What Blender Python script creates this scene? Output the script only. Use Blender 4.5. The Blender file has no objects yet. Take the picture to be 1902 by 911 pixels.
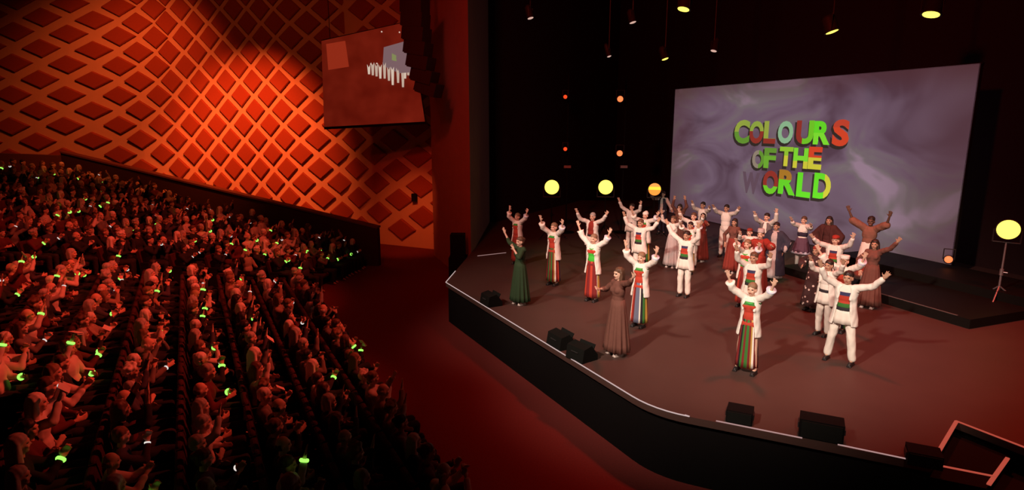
import bpy, math, random
import numpy as np
from mathutils import Vector, Matrix
random.seed(7)
S = bpy.context.scene
COL = S.collection
R = math.radians

# ------------------------------------------------------------------ camera
FPX, CXP, CYP, PITCH, CAMZ = 1135.0, 951.0, 455.5, R(11.3), 5.7
cam = bpy.data.objects.new('camera', bpy.data.cameras.new('camera'))
COL.objects.link(cam)
cam.location = (0, 0, CAMZ)
cam.rotation_euler = (math.pi / 2 - PITCH, 0, 0)
cam.data.sensor_width = 36
cam.data.lens = FPX / 1902 * 36
cam.data.clip_end = 200
S.camera = cam

# ------------------------------------------------------------------ world, exposure
w = bpy.data.worlds.new('world'); S.world = w; w.use_nodes = True
w.node_tree.nodes['Background'].inputs[0].default_value = (1.0, 0.10, 0.06, 1)
w.node_tree.nodes['Background'].inputs[1].default_value = 0.004
S.view_settings.view_transform = 'Standard'
S.view_settings.look = 'None'
S.view_settings.exposure = 0.0
S.view_settings.gamma = 1.0
S.view_settings.use_curve_mapping = False

# ------------------------------------------------------------------ lights (the house and stage rig)
def spot(loc, aim, color, watts, cone=40, blend=0.6, radius=0.25):
    l = bpy.data.lights.new('house_spot', 'SPOT')
    l.color = color; l.energy = watts; l.spot_size = R(cone); l.spot_blend = blend; l.shadow_soft_size = radius
    o = bpy.data.objects.new('house_spot', l); COL.objects.link(o)
    o.location = loc
    o.rotation_euler = (Vector(aim) - Vector(loc)).to_track_quat('-Z', 'Y').to_euler()
    return o
RED = (1.0, 0.075, 0.022); ORANGE = (1.0, 0.14, 0.028); WARM = (1.0, 0.78, 0.64); DEEP = (1.0, 0.055, 0.025); HOUSE = (1.0, 0.075, 0.036)
# washes on the lattice wall, hung in the roof in front of it, save the low third one
spot((-10.6, 22.5, 12.0), (-12.4, 29.6, 3.6), ORANGE, 10500, 58, 1.0, 0.12)
spot((-13.5, 21.5, 13.0), (-18.0, 29.6, 6.6), ORANGE, 4300, 66, 1.0, 0.12)
spot((-4.4, 22.8, 5.2), (-4.9, 28.4, 0.6), ORANGE, 620, 52, 1.0, 0.08)  # unseen lamp without fixture, placed in mid-air to reach the wall's right end
spot((-9.0, 16.0, 14.0), (-13.0, 29.6, 6.0), ORANGE, 850, 90, 1.0, 0.3)
# red wash over the stalls
spot((6.0, 15.0, 13.0), (-9.0, 10.5, 1.5), HOUSE, 11500, 42, 1.0, 0.15)
spot((0.5, 15.5, 13.5), (-10.5, 18.5, 1.8), HOUSE, 8200, 42, 1.0, 0.15)
spot((-9.0, 6.0, 13.0), (-11.0, 14.0, 2.2), HOUSE, 3200, 46, 1.0, 0.2)
# dim red on proscenium, open floor, drapes
spot((-5.0, 3.0, 12.0), (-2.8, 22.5, 4.5), DEEP, 1500, 32, 1.0, 0.3)
spot((-3.5, 17.0, 14.0), (-3.6, 16.5, 0.0), DEEP, 620, 62, 1.0, 0.3)
spot((-3.5, 4.0, 13.5), (8.0, 27.0, 8.0), DEEP, 6500, 80, 1.0, 0.5)  # added lamp standing in for overhead wash spill on the drapes
# front of house key on the stage, warm white
spot((-7.0, 1.0, 13.5), (5.0, 14.0, 1.6), WARM, 15500, 34, 0.8, 0.35)
spot((1.0, -4.0, 13.5), (6.0, 15.5, 1.6), WARM, 11000, 32, 0.8, 0.35)
spot((-10.0, 7.0, 13.0), (2.0, 17.0, 1.6), WARM, 6000, 32, 0.8, 0.35)
# red overhead wash on the stage floor
spot((6.0, 13.0, 13.0), (6.5, 13.0, 1.2), DEEP, 3600, 84, 0.9, 0.4)
spot((13.0, 10.0, 13.0), (11.0, 10.0, 1.2), DEEP, 3600, 70, 0.9, 0.4)

# ------------------------------------------------------------------ projection helpers (pixel of the 1902x911 photo -> point on a real surface)
_f = Vector((0, math.cos(PITCH), -math.sin(PITCH))); _u = Vector((0, math.sin(PITCH), math.cos(PITCH))); _r = Vector((1, 0, 0))
CAM = Vector((0, 0, CAMZ))
def ray(x, y): return _f + _r * ((x - CXP) / FPX) - _u * ((y - CYP) / FPX)
def at_z(x, y, z):
    d = ray(x, y); return CAM + d * ((z - CAMZ) / d.z)
def at_y(x, y, Y):
    d = ray(x, y); return CAM + d * (Y / d.y)
def at_plane(x, y, p, n):
    d = ray(x, y); return CAM + d * ((Vector(p) - CAM).dot(n) / d.dot(n))
def px(p):
    v = Vector(p) - CAM; d = v.dot(_f)
    if d < 0.1: return (-9999, -9999)
    return (CXP + FPX * v.dot(_r) / d, CYP - FPX * v.dot(_u) / d)
ROWDIR = Vector((-0.465, 0.885, 0)); TOSTAGE = Vector((0.885, 0.465, 0))
STZ = 1.2

# ------------------------------------------------------------------ materials
MATS = {}
def nodes_of(m): return m.node_tree.nodes, m.node_tree.links
def mat(name, color, rough=0.7, noise=0.12, scale=14.0, metal=0.0, bump=0.0, spec=0.3):
    if name in MATS: return MATS[name]
    m = bpy.data.materials.new(name); m.use_nodes = True; MATS[name] = m
    N, L = nodes_of(m); b = N['Principled BSDF']
    b.inputs['Roughness'].default_value = rough; b.inputs['Metallic'].default_value = metal
    b.inputs['Specular IOR Level'].default_value = spec
    tc = N.new('ShaderNodeTexCoord'); nz = N.new('ShaderNodeTexNoise'); nz.inputs['Scale'].default_value = scale
    nz.inputs['Detail'].default_value = 4
    L.new(tc.outputs['Object'], nz.inputs['Vector'])
    mx = N.new('ShaderNodeMix'); mx.data_type = 'RGBA'
    c = Vector(color)
    mx.inputs['A'].default_value = (*(c * (1 - noise)), 1); mx.inputs['B'].default_value = (*(c * (1 + noise)), 1)
    L.new(nz.outputs['Fac'], mx.inputs['Factor']); L.new(mx.outputs['Result'], b.inputs['Base Color'])
    if bump:
        bp = N.new('ShaderNodeBump'); bp.inputs['Strength'].default_value = bump; bp.inputs['Distance'].default_value = 0.02
        L.new(nz.outputs['Fac'], bp.inputs['Height']); L.new(bp.outputs['Normal'], b.inputs['Normal'])
    return m
def emit(name, color, strength):
    if name in MATS: return MATS[name]
    m = bpy.data.materials.new(name); m.use_nodes = True; MATS[name] = m
    N, L = nodes_of(m); b = N['Principled BSDF']
    b.inputs['Base Color'].default_value = (0.02, 0.02, 0.02, 1)
    b.inputs['Emission Color'].default_value = (*color, 1); b.inputs['Emission Strength'].default_value = strength
    return m
def ramp_mat(name, coord, stops, lo, hi, rough=0.75, repeat=1.0, emission=0.0):
    """constant colour bands along one object coordinate ('X','Z') or around the figure ('ANG')"""
    if name in MATS: return MATS[name]
    m = bpy.data.materials.new(name); m.use_nodes = True; MATS[name] = m
    N, L = nodes_of(m); b = N['Principled BSDF']; b.inputs['Roughness'].default_value = rough
    b.inputs['Specular IOR Level'].default_value = 0.2
    tc = N.new('ShaderNodeTexCoord'); sp = N.new('ShaderNodeSeparateXYZ'); L.new(tc.outputs['Object'], sp.inputs[0])
    if coord == 'ANG':
        a = N.new('ShaderNodeMath'); a.operation = 'ARCTAN2'
        L.new(sp.outputs['X'], a.inputs[0]); L.new(sp.outputs['Y'], a.inputs[1]); src = a.outputs[0]; lo, hi = -math.pi, math.pi
    else: src = sp.outputs[coord]
    mr = N.new('ShaderNodeMapRange'); mr.inputs['From Min'].default_value = lo; mr.inputs['From Max'].default_value = hi
    mr.inputs['To Min'].default_value = 0; mr.inputs['To Max'].default_value = repeat; mr.clamp = False
    L.new(src, mr.inputs['Value'])
    out = mr.outputs['Result']
    if repeat != 1.0:
        fr = N.new('ShaderNodeMath'); fr.operation = 'FRACT'; L.new(out, fr.inputs[0]); out = fr.outputs[0]
    cr = N.new('ShaderNodeValToRGB'); cr.color_ramp.interpolation = 'CONSTANT'
    el = cr.color_ramp.elements
    el[0].position = stops[0][0]; el[0].color = (*stops[0][1], 1)
    el[1].position = stops[1][0]; el[1].color = (*stops[1][1], 1)
    for p, c in stops[2:]:
        e = el.new(p); e.color = (*c, 1)
    L.new(out, cr.inputs['Fac']); L.new(cr.outputs['Color'], b.inputs['Base Color'])
    if emission:
        L.new(cr.outputs['Color'], b.inputs['Emission Color']); b.inputs['Emission Strength'].default_value = emission
        b.inputs['Base Color'].default_value = (0, 0, 0, 1)
    return m

# ------------------------------------------------------------------ mesh helpers
class MB:
    def __init__(s): s.v = []; s.f = []
    def add(s, v, f):
        o = len(s.v); s.v += [tuple(p) for p in v]; s.f += [tuple(i + o for i in q) for q in f]; return s
    def box(s, c, d, rot=None):
        c = Vector(c); h = Vector(d) / 2; M = rot or Matrix.Identity(3)
        v = [c + M @ Vector((x * h.x, y * h.y, z * h.z)) for z in (-1, 1) for x, y in ((-1, -1), (1, -1), (1, 1), (-1, 1))]
        return s.add(v, [(3, 2, 1, 0), (4, 5, 6, 7), (0, 1, 5, 4), (1, 2, 6, 5), (2, 3, 7, 6), (3, 0, 4, 7)])
    def prism(s, poly, z0, z1):
        n = len(poly)
        z0s = z0 if isinstance(z0, (list, tuple)) else [z0] * n; z1s = z1 if isinstance(z1, (list, tuple)) else [z1] * n
        v = [(p[0], p[1], z) for p, z in zip(poly, z0s)] + [(p[0], p[1], z) for p, z in zip(poly, z1s)]
        return s.add(v, [tuple(range(n - 1, -1, -1)), tuple(range(n, 2 * n))] + [(i, (i + 1) % n, n + (i + 1) % n, n + i) for i in range(n)])
    def tube(s, a, b, r0, r1=None, n=10):
        a, b = Vector(a), Vector(b); r1 = r0 if r1 is None else r1
        q = (b - a).to_track_quat('Z', 'Y')
        v = [a + q @ Vector((r0 * math.cos(t), r0 * math.sin(t), 0)) for t in [2 * math.pi * i / n for i in range(n)]]
        v += [b + q @ Vector((r1 * math.cos(t), r1 * math.sin(t), 0)) for t in [2 * math.pi * i / n for i in range(n)]]
        return s.add(v, [tuple(range(n - 1, -1, -1)), tuple(range(n, 2 * n))] + [(i, (i + 1) % n, n + (i + 1) % n, n + i) for i in range(n)])
    def lathe(s, prof, n=20, M=None):
        """prof: (r, z) list, capped at both ends"""
        M = M or Matrix.Identity(4); v = []; f = []
        for r, z in prof: v += [M @ Vector((r * math.cos(2 * math.pi * i / n), r * math.sin(2 * math.pi * i / n), z)) for i in range(n)]
        for k in range(len(prof) - 1):
            for i in range(n): j = (i + 1) % n; f.append((k * n + i, k * n + j, (k + 1) * n + j, (k + 1) * n + i))
        f.append(tuple(range(n - 1, -1, -1))); f.append(tuple((len(prof) - 1) * n + i for i in range(n)))
        return s.add(v, f)
    def cap(s, a, b, r0, r1, n=10):
        """tapered capsule"""
        a, b = Vector(a), Vector(b)
        if (b - a).length < 1e-5: b = a + Vector((0, 0, 1e-3))
        q = (b - a).to_track_quat('Z', 'Y'); v = []; rings = []
        for t in (-80, -50, -20, 0): rings.append((a, r0, R(t)))
        for t in (0, 20, 50, 80): rings.append((b, r1, R(t)))
        for c, r, t in rings:
            for i in range(n):
                g = 2 * math.pi * i / n
                v.append(c + q @ Vector((r * math.cos(t) * math.cos(g), r * math.cos(t) * math.sin(g), r * math.sin(t))))
        f = [tuple(range(n - 1, -1, -1)), tuple(7 * n + i for i in range(n))]
        for k in range(7):
            for i in range(n): j = (i + 1) % n; f.append((k * n + i, k * n + j, (k + 1) * n + j, (k + 1) * n + i))
        return s.add(v, f)
    def ell(s, c, r, M=None, n=14, m=9):
        c = Vector(c); M = M or Matrix.Identity(3); v = []; f = []
        for k in range(m):
            t = -math.pi / 2 + math.pi * (k + 0.5) / m
            for i in range(n):
                g = 2 * math.pi * i / n
                v.append(c + M @ Vector((r[0] * math.cos(t) * math.cos(g), r[1] * math.cos(t) * math.sin(g), r[2] * math.sin(t))))
        for k in range(m - 1):
            for i in range(n): j = (i + 1) % n; f.append((k * n + i, k * n + j, (k + 1) * n + j, (k + 1) * n + i))
        f.append(tuple(range(n - 1, -1, -1))); f.append(tuple((m - 1) * n + i for i in range(n)))
        return s.add(v, f)
    def mesh(s, name, material=None, smooth=False):
        me = bpy.data.meshes.new(name); me.from_pydata(s.v, [], s.f); me.update()
        if material: me.materials.append(material)
        if smooth: me.polygons.foreach_set('use_smooth', [True] * len(me.polygons))
        return me
    def build(s, name, material, parent=None, smooth=False):
        o = bpy.data.objects.new(name, s.mesh(name, material, smooth)); COL.objects.link(o); o.parent = parent
        return o
def empty(name, loc=(0, 0, 0), rz=0, scale=1.0):
    o = bpy.data.objects.new(name, None); COL.objects.link(o); o.location = loc; o.rotation_euler = (0, 0, rz)
    o.scale = (scale,) * 3; o.empty_display_size = 0.1
    return o
def tag(o, label=None, cat=None, group=None, kind=None):
    for k, v in (('label', label), ('category', cat), ('group', group), ('kind', kind)):
        if v: o[k] = v
    return o
def put(name, me, parent=None, loc=(0, 0, 0), rot=(0, 0, 0), scale=(1, 1, 1)):
    o = bpy.data.objects.new(name, me); COL.objects.link(o); o.parent = parent
    o.location = loc; o.rotation_euler = rot; o.scale = scale
    return o

# ------------------------------------------------------------------ common materials
BLACK = mat('black_paint', (0.0045, 0.0035, 0.0035), 0.8, spec=0.1)
DRAPE = mat('black_drape', (0.022, 0.012, 0.012), 0.95, bump=0.2, spec=0.0)
CARPET = mat('dark_red_carpet', (0.15, 0.018, 0.014), 0.95, 0.25, 30)
TERR = mat('stalls_floor', (0.03, 0.012, 0.012), 0.95, 0.2, 20)
STAGEM = mat('stage_vinyl', (0.066, 0.034, 0.028), 0.55, 0.16, 1.3)
WALLM = mat('lattice_plaster', (0.62, 0.40, 0.30), 0.85, 0.06, 3)
TILEM = mat('lattice_tile', (0.30, 0.062, 0.030), 0.8, 0.10, 5)
PLASTER = mat('proscenium_plaster', (0.30, 0.14, 0.11), 0.85, 0.12, 2)
METAL = mat('stand_metal', (0.35, 0.33, 0.34), 0.4, 0.1, 10, metal=0.6)
DARKM = mat('lamp_housing', (0.02, 0.018, 0.018), 0.5)
STRIP = emit('edge_strip_light', (1.0, 0.74, 0.72), 0.55)
NOSING = emit('step_nosing_light', (1.0, 0.16, 0.10), 0.42)

# ================================================================== THE SETTING
b = MB(); b.prism([(-40, -12), (30, -12), (30, 40), (-40, 40)], -0.2, 0.0)
tag(b.build('floor', CARPET), kind='structure', label='dark red carpeted auditorium floor')

# ---- stage platform
L0, M0, R0 = at_z(828, 525, STZ), at_z(1215, 762, STZ), at_z(1850, 887, STZ)
PILB = at_z(875, 470, STZ)
def arc_corner(a, m, c, d=1.0, n=7):
    p = m + (a - m).normalized() * d; q = m + (c - m).normalized() * d
    return [p * (1 - t) ** 2 + m * 2 * t * (1 - t) + q * t * t for t in [i / (n - 1) for i in range(n)]]
front_dir = (R0 - M0).normalized()
corner = arc_corner(L0, M0, R0, 0.55)
# stair cut-out on the right
SA = at_z(1715, 822, STZ); SB = at_z(1775, 783, STZ)
SF = M0 + front_dir * (SA - M0).dot(front_dir)          # cut-out corner on the stage front line
back_line = (at_z(1902, 832, STZ) - SB).normalized()
SE = SB + back_line * 2.6
RE = R0 + front_dir * 1.9
RZ = RE + front_dir * 4.0
poly = [L0] + corner + [SF, SB, SE, RE, RZ, Vector((21, 8, 0)), Vector((21, 36, 0)), Vector((-1.4, 36, 0)), PILB]
b = MB(); b.prism([(p.x, p.y) for p in poly], STZ - 0.12, STZ)
stage = b.build('stage_floor', STAGEM); tag(stage, kind='structure', label='dark red-brown stage floor with a lit white edge')
ins = [Vector((p.x, p.y, 0)) + Vector((0.06, 0.06, 0)) for p in poly]
b = MB(); b.prism([(p.x, p.y) for p in ins], 0.0, STZ - 0.12)
b.build('stage_fascia', BLACK, stage)
def strip(p, q, r=0.013, m=STRIP, name='edge_light', z=STZ, parent=stage):
    p = Vector((p.x, p.y, z)); q = Vector((q.x, q.y, z)); d = (q - p).normalized()
    b = MB(); a = math.atan2(d.y, d.x)
    b.box((p + q) / 2 + Vector((0, 0, r * 0.4)), ((q - p).length, r * 1.5, r), Matrix.Rotation(a, 3, 'Z'))
    return b.build(name, m, parent)
strip(L0, corner[0])
for i in range(len(corner) - 1): strip(corner[i], corner[i + 1])
strip(corner[-1], at_z(1272, 772, STZ))
DIM = emit('edge_strip_dim', (1.0, 0.60, 0.58), 0.40)
strip(at_z(1330, 783, STZ), at_z(1490, 815, STZ), m=DIM)
strip(at_z(1556, 827, STZ), SF, m=DIM)
strip(L0, at_z(846, 504, STZ))
strip(at_z(887, 476, STZ), at_z(940, 470, STZ), m=DIM)
# ---- steps sunk into the stage corner
step_root = empty('stage_steps', (SB.x, SB.y, 0)); tag(step_root, 'dark sunken steps with red-lit nosings cut into the stage corner', 'steps')
def local(p, o): return Vector((p.x - o.x, p.y - o.y, 0))
s0f, s0b = SF, SB
for k in range(3):
    z1 = STZ - 0.2 * (k + 1)
    a0 = SF + front_dir * (0.62 * k); b0 = SB + back_line * (0.72 * k)
    a1 = SF + front_dir * (0.62 * (k + 1)); b1 = SB + back_line * (0.72 * (k + 1))
    q = [local(p, SB) for p in (a0 + Vector((.02, .02, 0)), a1 + Vector((.02, .02, 0)), b1 - Vector((.01, .03, 0)), b0 - Vector((.01, .03, 0)))]
    bb = MB(); bb.prism([(p.x, p.y) for p in q], 0.01, z1); st = bb.build('tread', BLACK, step_root)
    p, q2 = q[0], q[3]; d = (q2 - p)
    bb = MB(); ang = math.atan2(d.y, d.x)
    zz = STZ - 0.2 * k + 0.012
    bb.box(((p + q2) / 2) + Vector((0, 0, zz)), (d.length * (1.0, .82, .5)[k], 0.05, 0.02), Matrix.Rotation(ang, 3, 'Z'))
    bb.build('nosing', NOSING, step_root)
strip(SB, SE, 0.016, NOSING)
strip(SF, R0, 0.016, NOSING)
# ---- platform under the screen (two steps)
SCR_BR = at_z(1765, 515, STZ)
SCRDIR = None
_tl = at_z(1255, 166, 7.33)
SCRDIR = (Vector((_tl.x, _tl.y, 0)) - Vector((SCR_BR.x, SCR_BR.y, 0))); SCRW = SCRDIR.length; SCRDIR.normalize()
SCRN = Vector((SCRDIR.y, -SCRDIR.x, 0));  SCRN = SCRN if SCRN.dot(-CAM.xy.to_3d() - Vector((0, 0, 0)) + Vector((-10, -20, 0))) > 0 else -SCRN
pf = at_z(1800, 612, STZ); pf.z = 0
steproot = empty('stage_riser', (pf.x, pf.y, STZ)); tag(steproot, 'black two-step stage riser along the foot of the big screen', 'riser')
def riser(name, front_off, back_off, z0, z1, length):
    a = SCRN * -front_off; c = SCRN * -back_off
    q = [a, a + SCRDIR * length, c + SCRDIR * length, c]
    bb = MB(); bb.prism([(p.x, p.y) for p in q], z0, z1); return bb.build(name, mat('riser_black', (0.006, 0.005, 0.004), 0.6, spec=0.15), steproot)
# distance from riser front to the screen face
gap = (Vector((SCR_BR.x, SCR_BR.y, 0)) - pf).dot(-SCRN)
riser('lower_step', 0.0, gap * 0.5, 0.0, 0.22, 5.6)
riser('upper_step', gap * 0.5, gap * 0.92, 0.0, 0.44, 5.6)
bb = MB(); bb.box(SCRDIR * 1.6 + Vector((0, 0, 0.226)) + SCRN * -0.03, (2.6, 0.035, 0.012), Matrix.Rotation(math.atan2(SCRDIR.y, SCRDIR.x), 3, 'Z'))
bb.build('edge_trim', mat('worn_edge', (0.10, 0.08, 0.075), 0.6), steproot)  # paler line along part of the lower step's front edge

# ---- lattice wall on the far side (three facets) with its diamond tiles
base = [at_y(-300, 229, 31.0), at_y(262, 229, 29.6), at_y(640, 229, 29.6), at_y(880, 229, 26.6)]
base = [Vector((p.x, p.y, 0)) for p in base]
ZTOP = 15.0
wallo = MB()
for i in range(3):
    a, c = base[i], base[i + 1]; nb = Vector((c.y - a.y, a.x - c.x, 0)).normalized(); nb = nb if nb.y > 0 else -nb
    wallo.prism([(a.x, a.y), (c.x, c.y), (c.x + nb.x * .3, c.y + nb.y * .3), (a.x + nb.x * .3, a.y + nb.y * .3)], 0, ZTOP)
wall = wallo.build('wall_left', WALLM); tag(wall, kind='structure', label='orange-lit auditorium wall with a raised diamond lattice')
cols = {-16: -234, -15: -182, -14: -130, -13: -78, -12: -27, -11: 24, -10: 74, -9: 124, -8: 175, -7: 224, -6: 262, -5: 298, -4: 325, -3: 353, -2: 377, -1: 402, 0: 426, 1: 451, 2: 475, 3: 500,
        4: 525, 5: 553, 6: 586, 7: 620, 8: 654, 9: 689, 10: 728, 11: 770, 12: 812, 13: 852}
def diamond_mesh():
    v = [(0, 0, -1), (1, 0, 0), (0, 0, 1), (-1, 0, 0)]; k = 0.90
    top = [(x * k, -1, z * k) for x, y, z in v]; mid = [(x, -0.7, z) for x, y, z in v]
    f = [(8, 9, 10, 11)] + [(i, (i + 1) % 4, 4 + (i + 1) % 4, 4 + i) for i in range(4)] + [(4 + i, 4 + (i + 1) % 4, 8 + (i + 1) % 4, 8 + i) for i in range(4)]
    me = bpy.data.meshes.new('tile'); me.from_pydata(v + mid + top, [], f); me.update(); me.materials.append(TILEM); return me
DM = diamond_mesh()
for ci in range(-15, 14):
    x0 = cols[ci]; hwp = (cols[min(ci + 1, 13)] - cols[ci - 1]) / 2
    per = 54 + (max(0, -6 - ci)) * 0.9 + max(0, ci - 9) * 1.0
    for rj in range(-6, 6):
        yy = 205 + (rj + (0.5 if ci % 2 else 0)) * per + (max(0, ci - 9)) * 0.8
        xx = x0 + (yy - 205) * (0.089 - 0.125 * min(1, max(0, (-4 - ci) / 5)))
        bottom = 300 + (xx - 130) * 0.25 if xx > 130 else 300
        if yy > bottom + 60 or yy < -34 or yy > 455: continue
        fi = 0 if ci < -6 else (1 if xx < 640 else 2)
        a, c = base[fi], base[fi + 1]; d = (c - a).normalized(); nb = Vector((d.y, -d.x, 0)); nb = nb if nb.y < 0 else -nb
        p = at_plane(xx, yy, a, nb)
        if p.z < 0.4: continue
        m_px = FPX / p.y; 
        hw = hwp * (0.70 if ci > -6 else 0.73) / m_px / max(0.75, abs(d.x)); hh = per * 0.5 * (0.74 if ci > -5 else 0.74 - 0.19 * min(1, (-4 - ci) / 4)) / m_px
        put('tile', DM, wall, p, (0, 0, math.atan2(d.y, d.x)), (hw, 0.13, hh))
# wall speaker box
p = at_plane(771, 366, base[2], Vector(((base[3] - base[2]).y, -(base[3] - base[2]).x, 0)).normalized())
o = empty('wall_speaker', p + Vector((0, -0.22, 0))); tag(o, 'small black box fixed on the lattice wall near the proscenium', 'speaker')
MB().box((0, 0, 0), (0.24, 0.2, 0.34)).build('cabinet', BLACK, o); MB().box((0, 0.14, 0), (0.08, 0.12, 0.08)).build('bracket', BLACK, o)

# ---- proscenium pillar and stage house
PW = base[3]
b = MB(); pb = Vector((PILB.x, PILB.y, 0)); pleft = at_y(800, 229, 26.2); pleft.z = 0
b.prism([(pb.x, pb.y), (pb.x + 0.1, pb.y + 0.9), (PW.x + 0.6, PW.y + 1.5), (pleft.x, pleft.y)], 0, ZTOP)
tag(b.build('trim_1', PLASTER), kind='structure', label='dark red proscenium pillar beside the stage')
back = Vector((SCR_BR.x, SCR_BR.y, 0)) - SCRN * 2.2
a, c = back - SCRDIR * 9, back + SCRDIR * 24
b = MB(); b.prism([(a.x, a.y), (c.x, c.y), (c.x - SCRN.x * .3, c.y - SCRN.y * .3), (a.x - SCRN.x * .3, a.y - SCRN.y * .3)], 0, ZTOP)
tag(b.build('wall_back', DRAPE), kind='structure', label='black drapes behind the stage')
b = MB(); b.prism([(PW.x + .6, PW.y + 1.4), (PW.x + .9, PW.y + 1.4), (c.x + .3, c.y), (c.x, c.y)], 0, ZTOP)
tag(b.build('wall_front', DRAPE), kind='structure', label='black wing drape beside the proscenium')
b = MB(); b.prism([(21, 4), (21.3, 4), (21.3, 36), (21, 36)], 0, ZTOP)
tag(b.build('wall_right', DRAPE), kind='structure', label='black side wall of the stage')
b = MB(); b.prism([(-40, -12), (30, -12), (30, 48), (-40, 48)], ZTOP, ZTOP + 0.3)
tag(b.build('ceiling', mat('dark_ceiling', (0.05, 0.03, 0.03), 0.9)), kind='structure', label='dark auditorium ceiling')

# ---- big screen with its picture
def screen_mat():
    m = bpy.data.materials.new('screen_picture'); m.use_nodes = True; N, L = nodes_of(m); bs = N['Principled BSDF']
    bs.inputs['Base Color'].default_value = (0.02, 0.02, 0.02, 1); bs.inputs['Roughness'].default_value = 0.9
    tc = N.new('ShaderNodeTexCoord'); mp = N.new('ShaderNodeMapping'); L.new(tc.outputs['Object'], mp.inputs[0])
    mp.inputs['Scale'].default_value = (0.16, 0.16, 0.30); mp.inputs['Rotation'].default_value = (0, 0.5, 0)
    nz = N.new('ShaderNodeTexNoise'); nz.inputs['Scale'].default_value = 1.6; nz.inputs['Detail'].default_value = 3; nz.inputs['Distortion'].default_value = 1.2
    L.new(mp.outputs[0], nz.inputs['Vector'])
    cr = N.new('ShaderNodeValToRGB'); e = cr.color_ramp.elements
    e[0].position = .30; e[0].color = (0.080, 0.044, 0.066, 1); e[1].position = .70; e[1].color = (0.28, 0.185, 0.245, 1)
    k = e.new(.50); k.color = (0.150, 0.096, 0.138, 1)
    k = e.new(.60); k.color = (0.165, 0.130, 0.140, 1)
    L.new(nz.outputs['Fac'], cr.inputs['Fac'])
    # picture content plus projector falloff, both in the colour: darker, redder towards the border
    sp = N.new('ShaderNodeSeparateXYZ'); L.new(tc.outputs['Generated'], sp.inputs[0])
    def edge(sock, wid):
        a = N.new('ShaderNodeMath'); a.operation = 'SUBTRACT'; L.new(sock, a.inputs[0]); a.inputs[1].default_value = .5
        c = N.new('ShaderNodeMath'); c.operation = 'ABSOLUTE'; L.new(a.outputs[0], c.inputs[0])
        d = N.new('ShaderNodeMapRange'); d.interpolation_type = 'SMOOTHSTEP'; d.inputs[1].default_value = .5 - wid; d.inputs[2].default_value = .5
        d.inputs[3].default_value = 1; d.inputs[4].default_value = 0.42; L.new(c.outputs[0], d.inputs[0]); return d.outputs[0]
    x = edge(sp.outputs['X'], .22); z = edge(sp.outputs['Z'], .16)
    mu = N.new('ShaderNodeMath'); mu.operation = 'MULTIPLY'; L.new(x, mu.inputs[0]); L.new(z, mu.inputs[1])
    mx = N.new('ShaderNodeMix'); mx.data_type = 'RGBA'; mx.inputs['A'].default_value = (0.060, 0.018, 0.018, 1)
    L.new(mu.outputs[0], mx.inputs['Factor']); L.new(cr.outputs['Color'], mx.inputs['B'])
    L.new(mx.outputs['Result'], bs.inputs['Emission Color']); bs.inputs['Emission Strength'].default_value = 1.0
    return m
SCRZ0, SCRZ1 = STZ + 0.02, 7.33
# local frame of the screen: +X runs to the viewer's right, -Y faces the audience
srz = math.atan2(-SCRDIR.y, -SCRDIR.x)
SC0 = Vector((SCR_BR.x, SCR_BR.y, 0)) + SCRDIR * (SCRW / 2)
scr = empty('projection_screen', (SC0.x, SC0.y, SCRZ0), srz)
tag(scr, 'large purple-grey projection screen reading COLOURS OF THE WORLD behind the dancers', 'screen')
SH = SCRZ1 - SCRZ0
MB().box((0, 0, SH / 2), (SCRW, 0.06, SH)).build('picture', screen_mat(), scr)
fr = mat('screen_border', (0.012, 0.008, 0.008), 0.8)
for c_, d_ in (((0, 0.02, -0.0), (SCRW + .1, .1, .05)), ((0, .02, SH), (SCRW + .1, .1, .05)), ((-SCRW / 2, .02, SH / 2), (.05, .1, SH)), ((SCRW / 2, .02, SH / 2), (.05, .1, SH))):
    MB().box(c_, d_).build('frame_bar', fr, scr)
SM = Matrix.Translation((SC0.x, SC0.y, SCRZ0)) @ Matrix.Rotation(srz, 4, 'Z'); SMI = SM.inverted()
def scr_local(x, y): return SMI @ at_plane(x, y, SC0, SCRN)
G = (0.10, 0.62, 0.02); DG = (0.10, 0.26, 0.03); OL = (0.24, 0.34, 0.05); YG = (0.46, 0.50, 0.04); TEAL = (0.20, 0.42, 0.24); RD = (0.50, 0.055, 0.02); DR = (0.22, 0.03, 0.02); GR = (0.22, 0.20, 0.15); LILAC = (0.095, 0.062, 0.085)
letters = [('C', 1380, 245, 28, 44, 'Z', DG, OL, .5), ('O', 1407, 246, 26, 42, 'Z', DR, OL, .55), ('L', 1432, 246, 22, 42, 'Z', DR, OL, .22), ('O', 1461, 246, 28, 42, 'Z', TEAL, TEAL, .5),
           ('U', 1497, 246, 32, 44, 'X', DR, (0.13, .50, .02), .38), ('R', 1529, 247, 31, 44, 'Z', (0.16, .66, .03), G, .5), ('S', 1564, 247, 31, 50, 'Z', RD, (.40, .05, .025), .7),
           ('O', 1410, 296, 22, 34, 'X', GR, DG, .55), ('F', 1432, 294, 22, 38, 'Z', (.12, .36, .03), DG, .6), ('T', 1462, 291, 25, 36, 'Z', YG, (.22, .48, .03), .55), ('H', 1489, 294, 27, 38, 'Z', YG, (.16, .62, .03), .35),
           ('E', 1516, 294, 25, 42, 'Z', YG, RD, .52), ('W', 1396, 340, 32, 40, 'Z', LILAC, LILAC, .5), ('O', 1433, 339, 28, 44, 'Z', (.12, .50, .02), DR, .35), ('R', 1464, 339, 32, 46, 'Z', (.10, .55, .02), (.30, .16, .02), .6),
           ('L', 1495, 344, 26, 46, 'Z', G, G, .5), ('D', 1529, 346, 32, 48, 'X', G, YG, .62)]
shadow = emit('letter_shadow', (0.030, 0.022, 0.018), 1.0)
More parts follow.
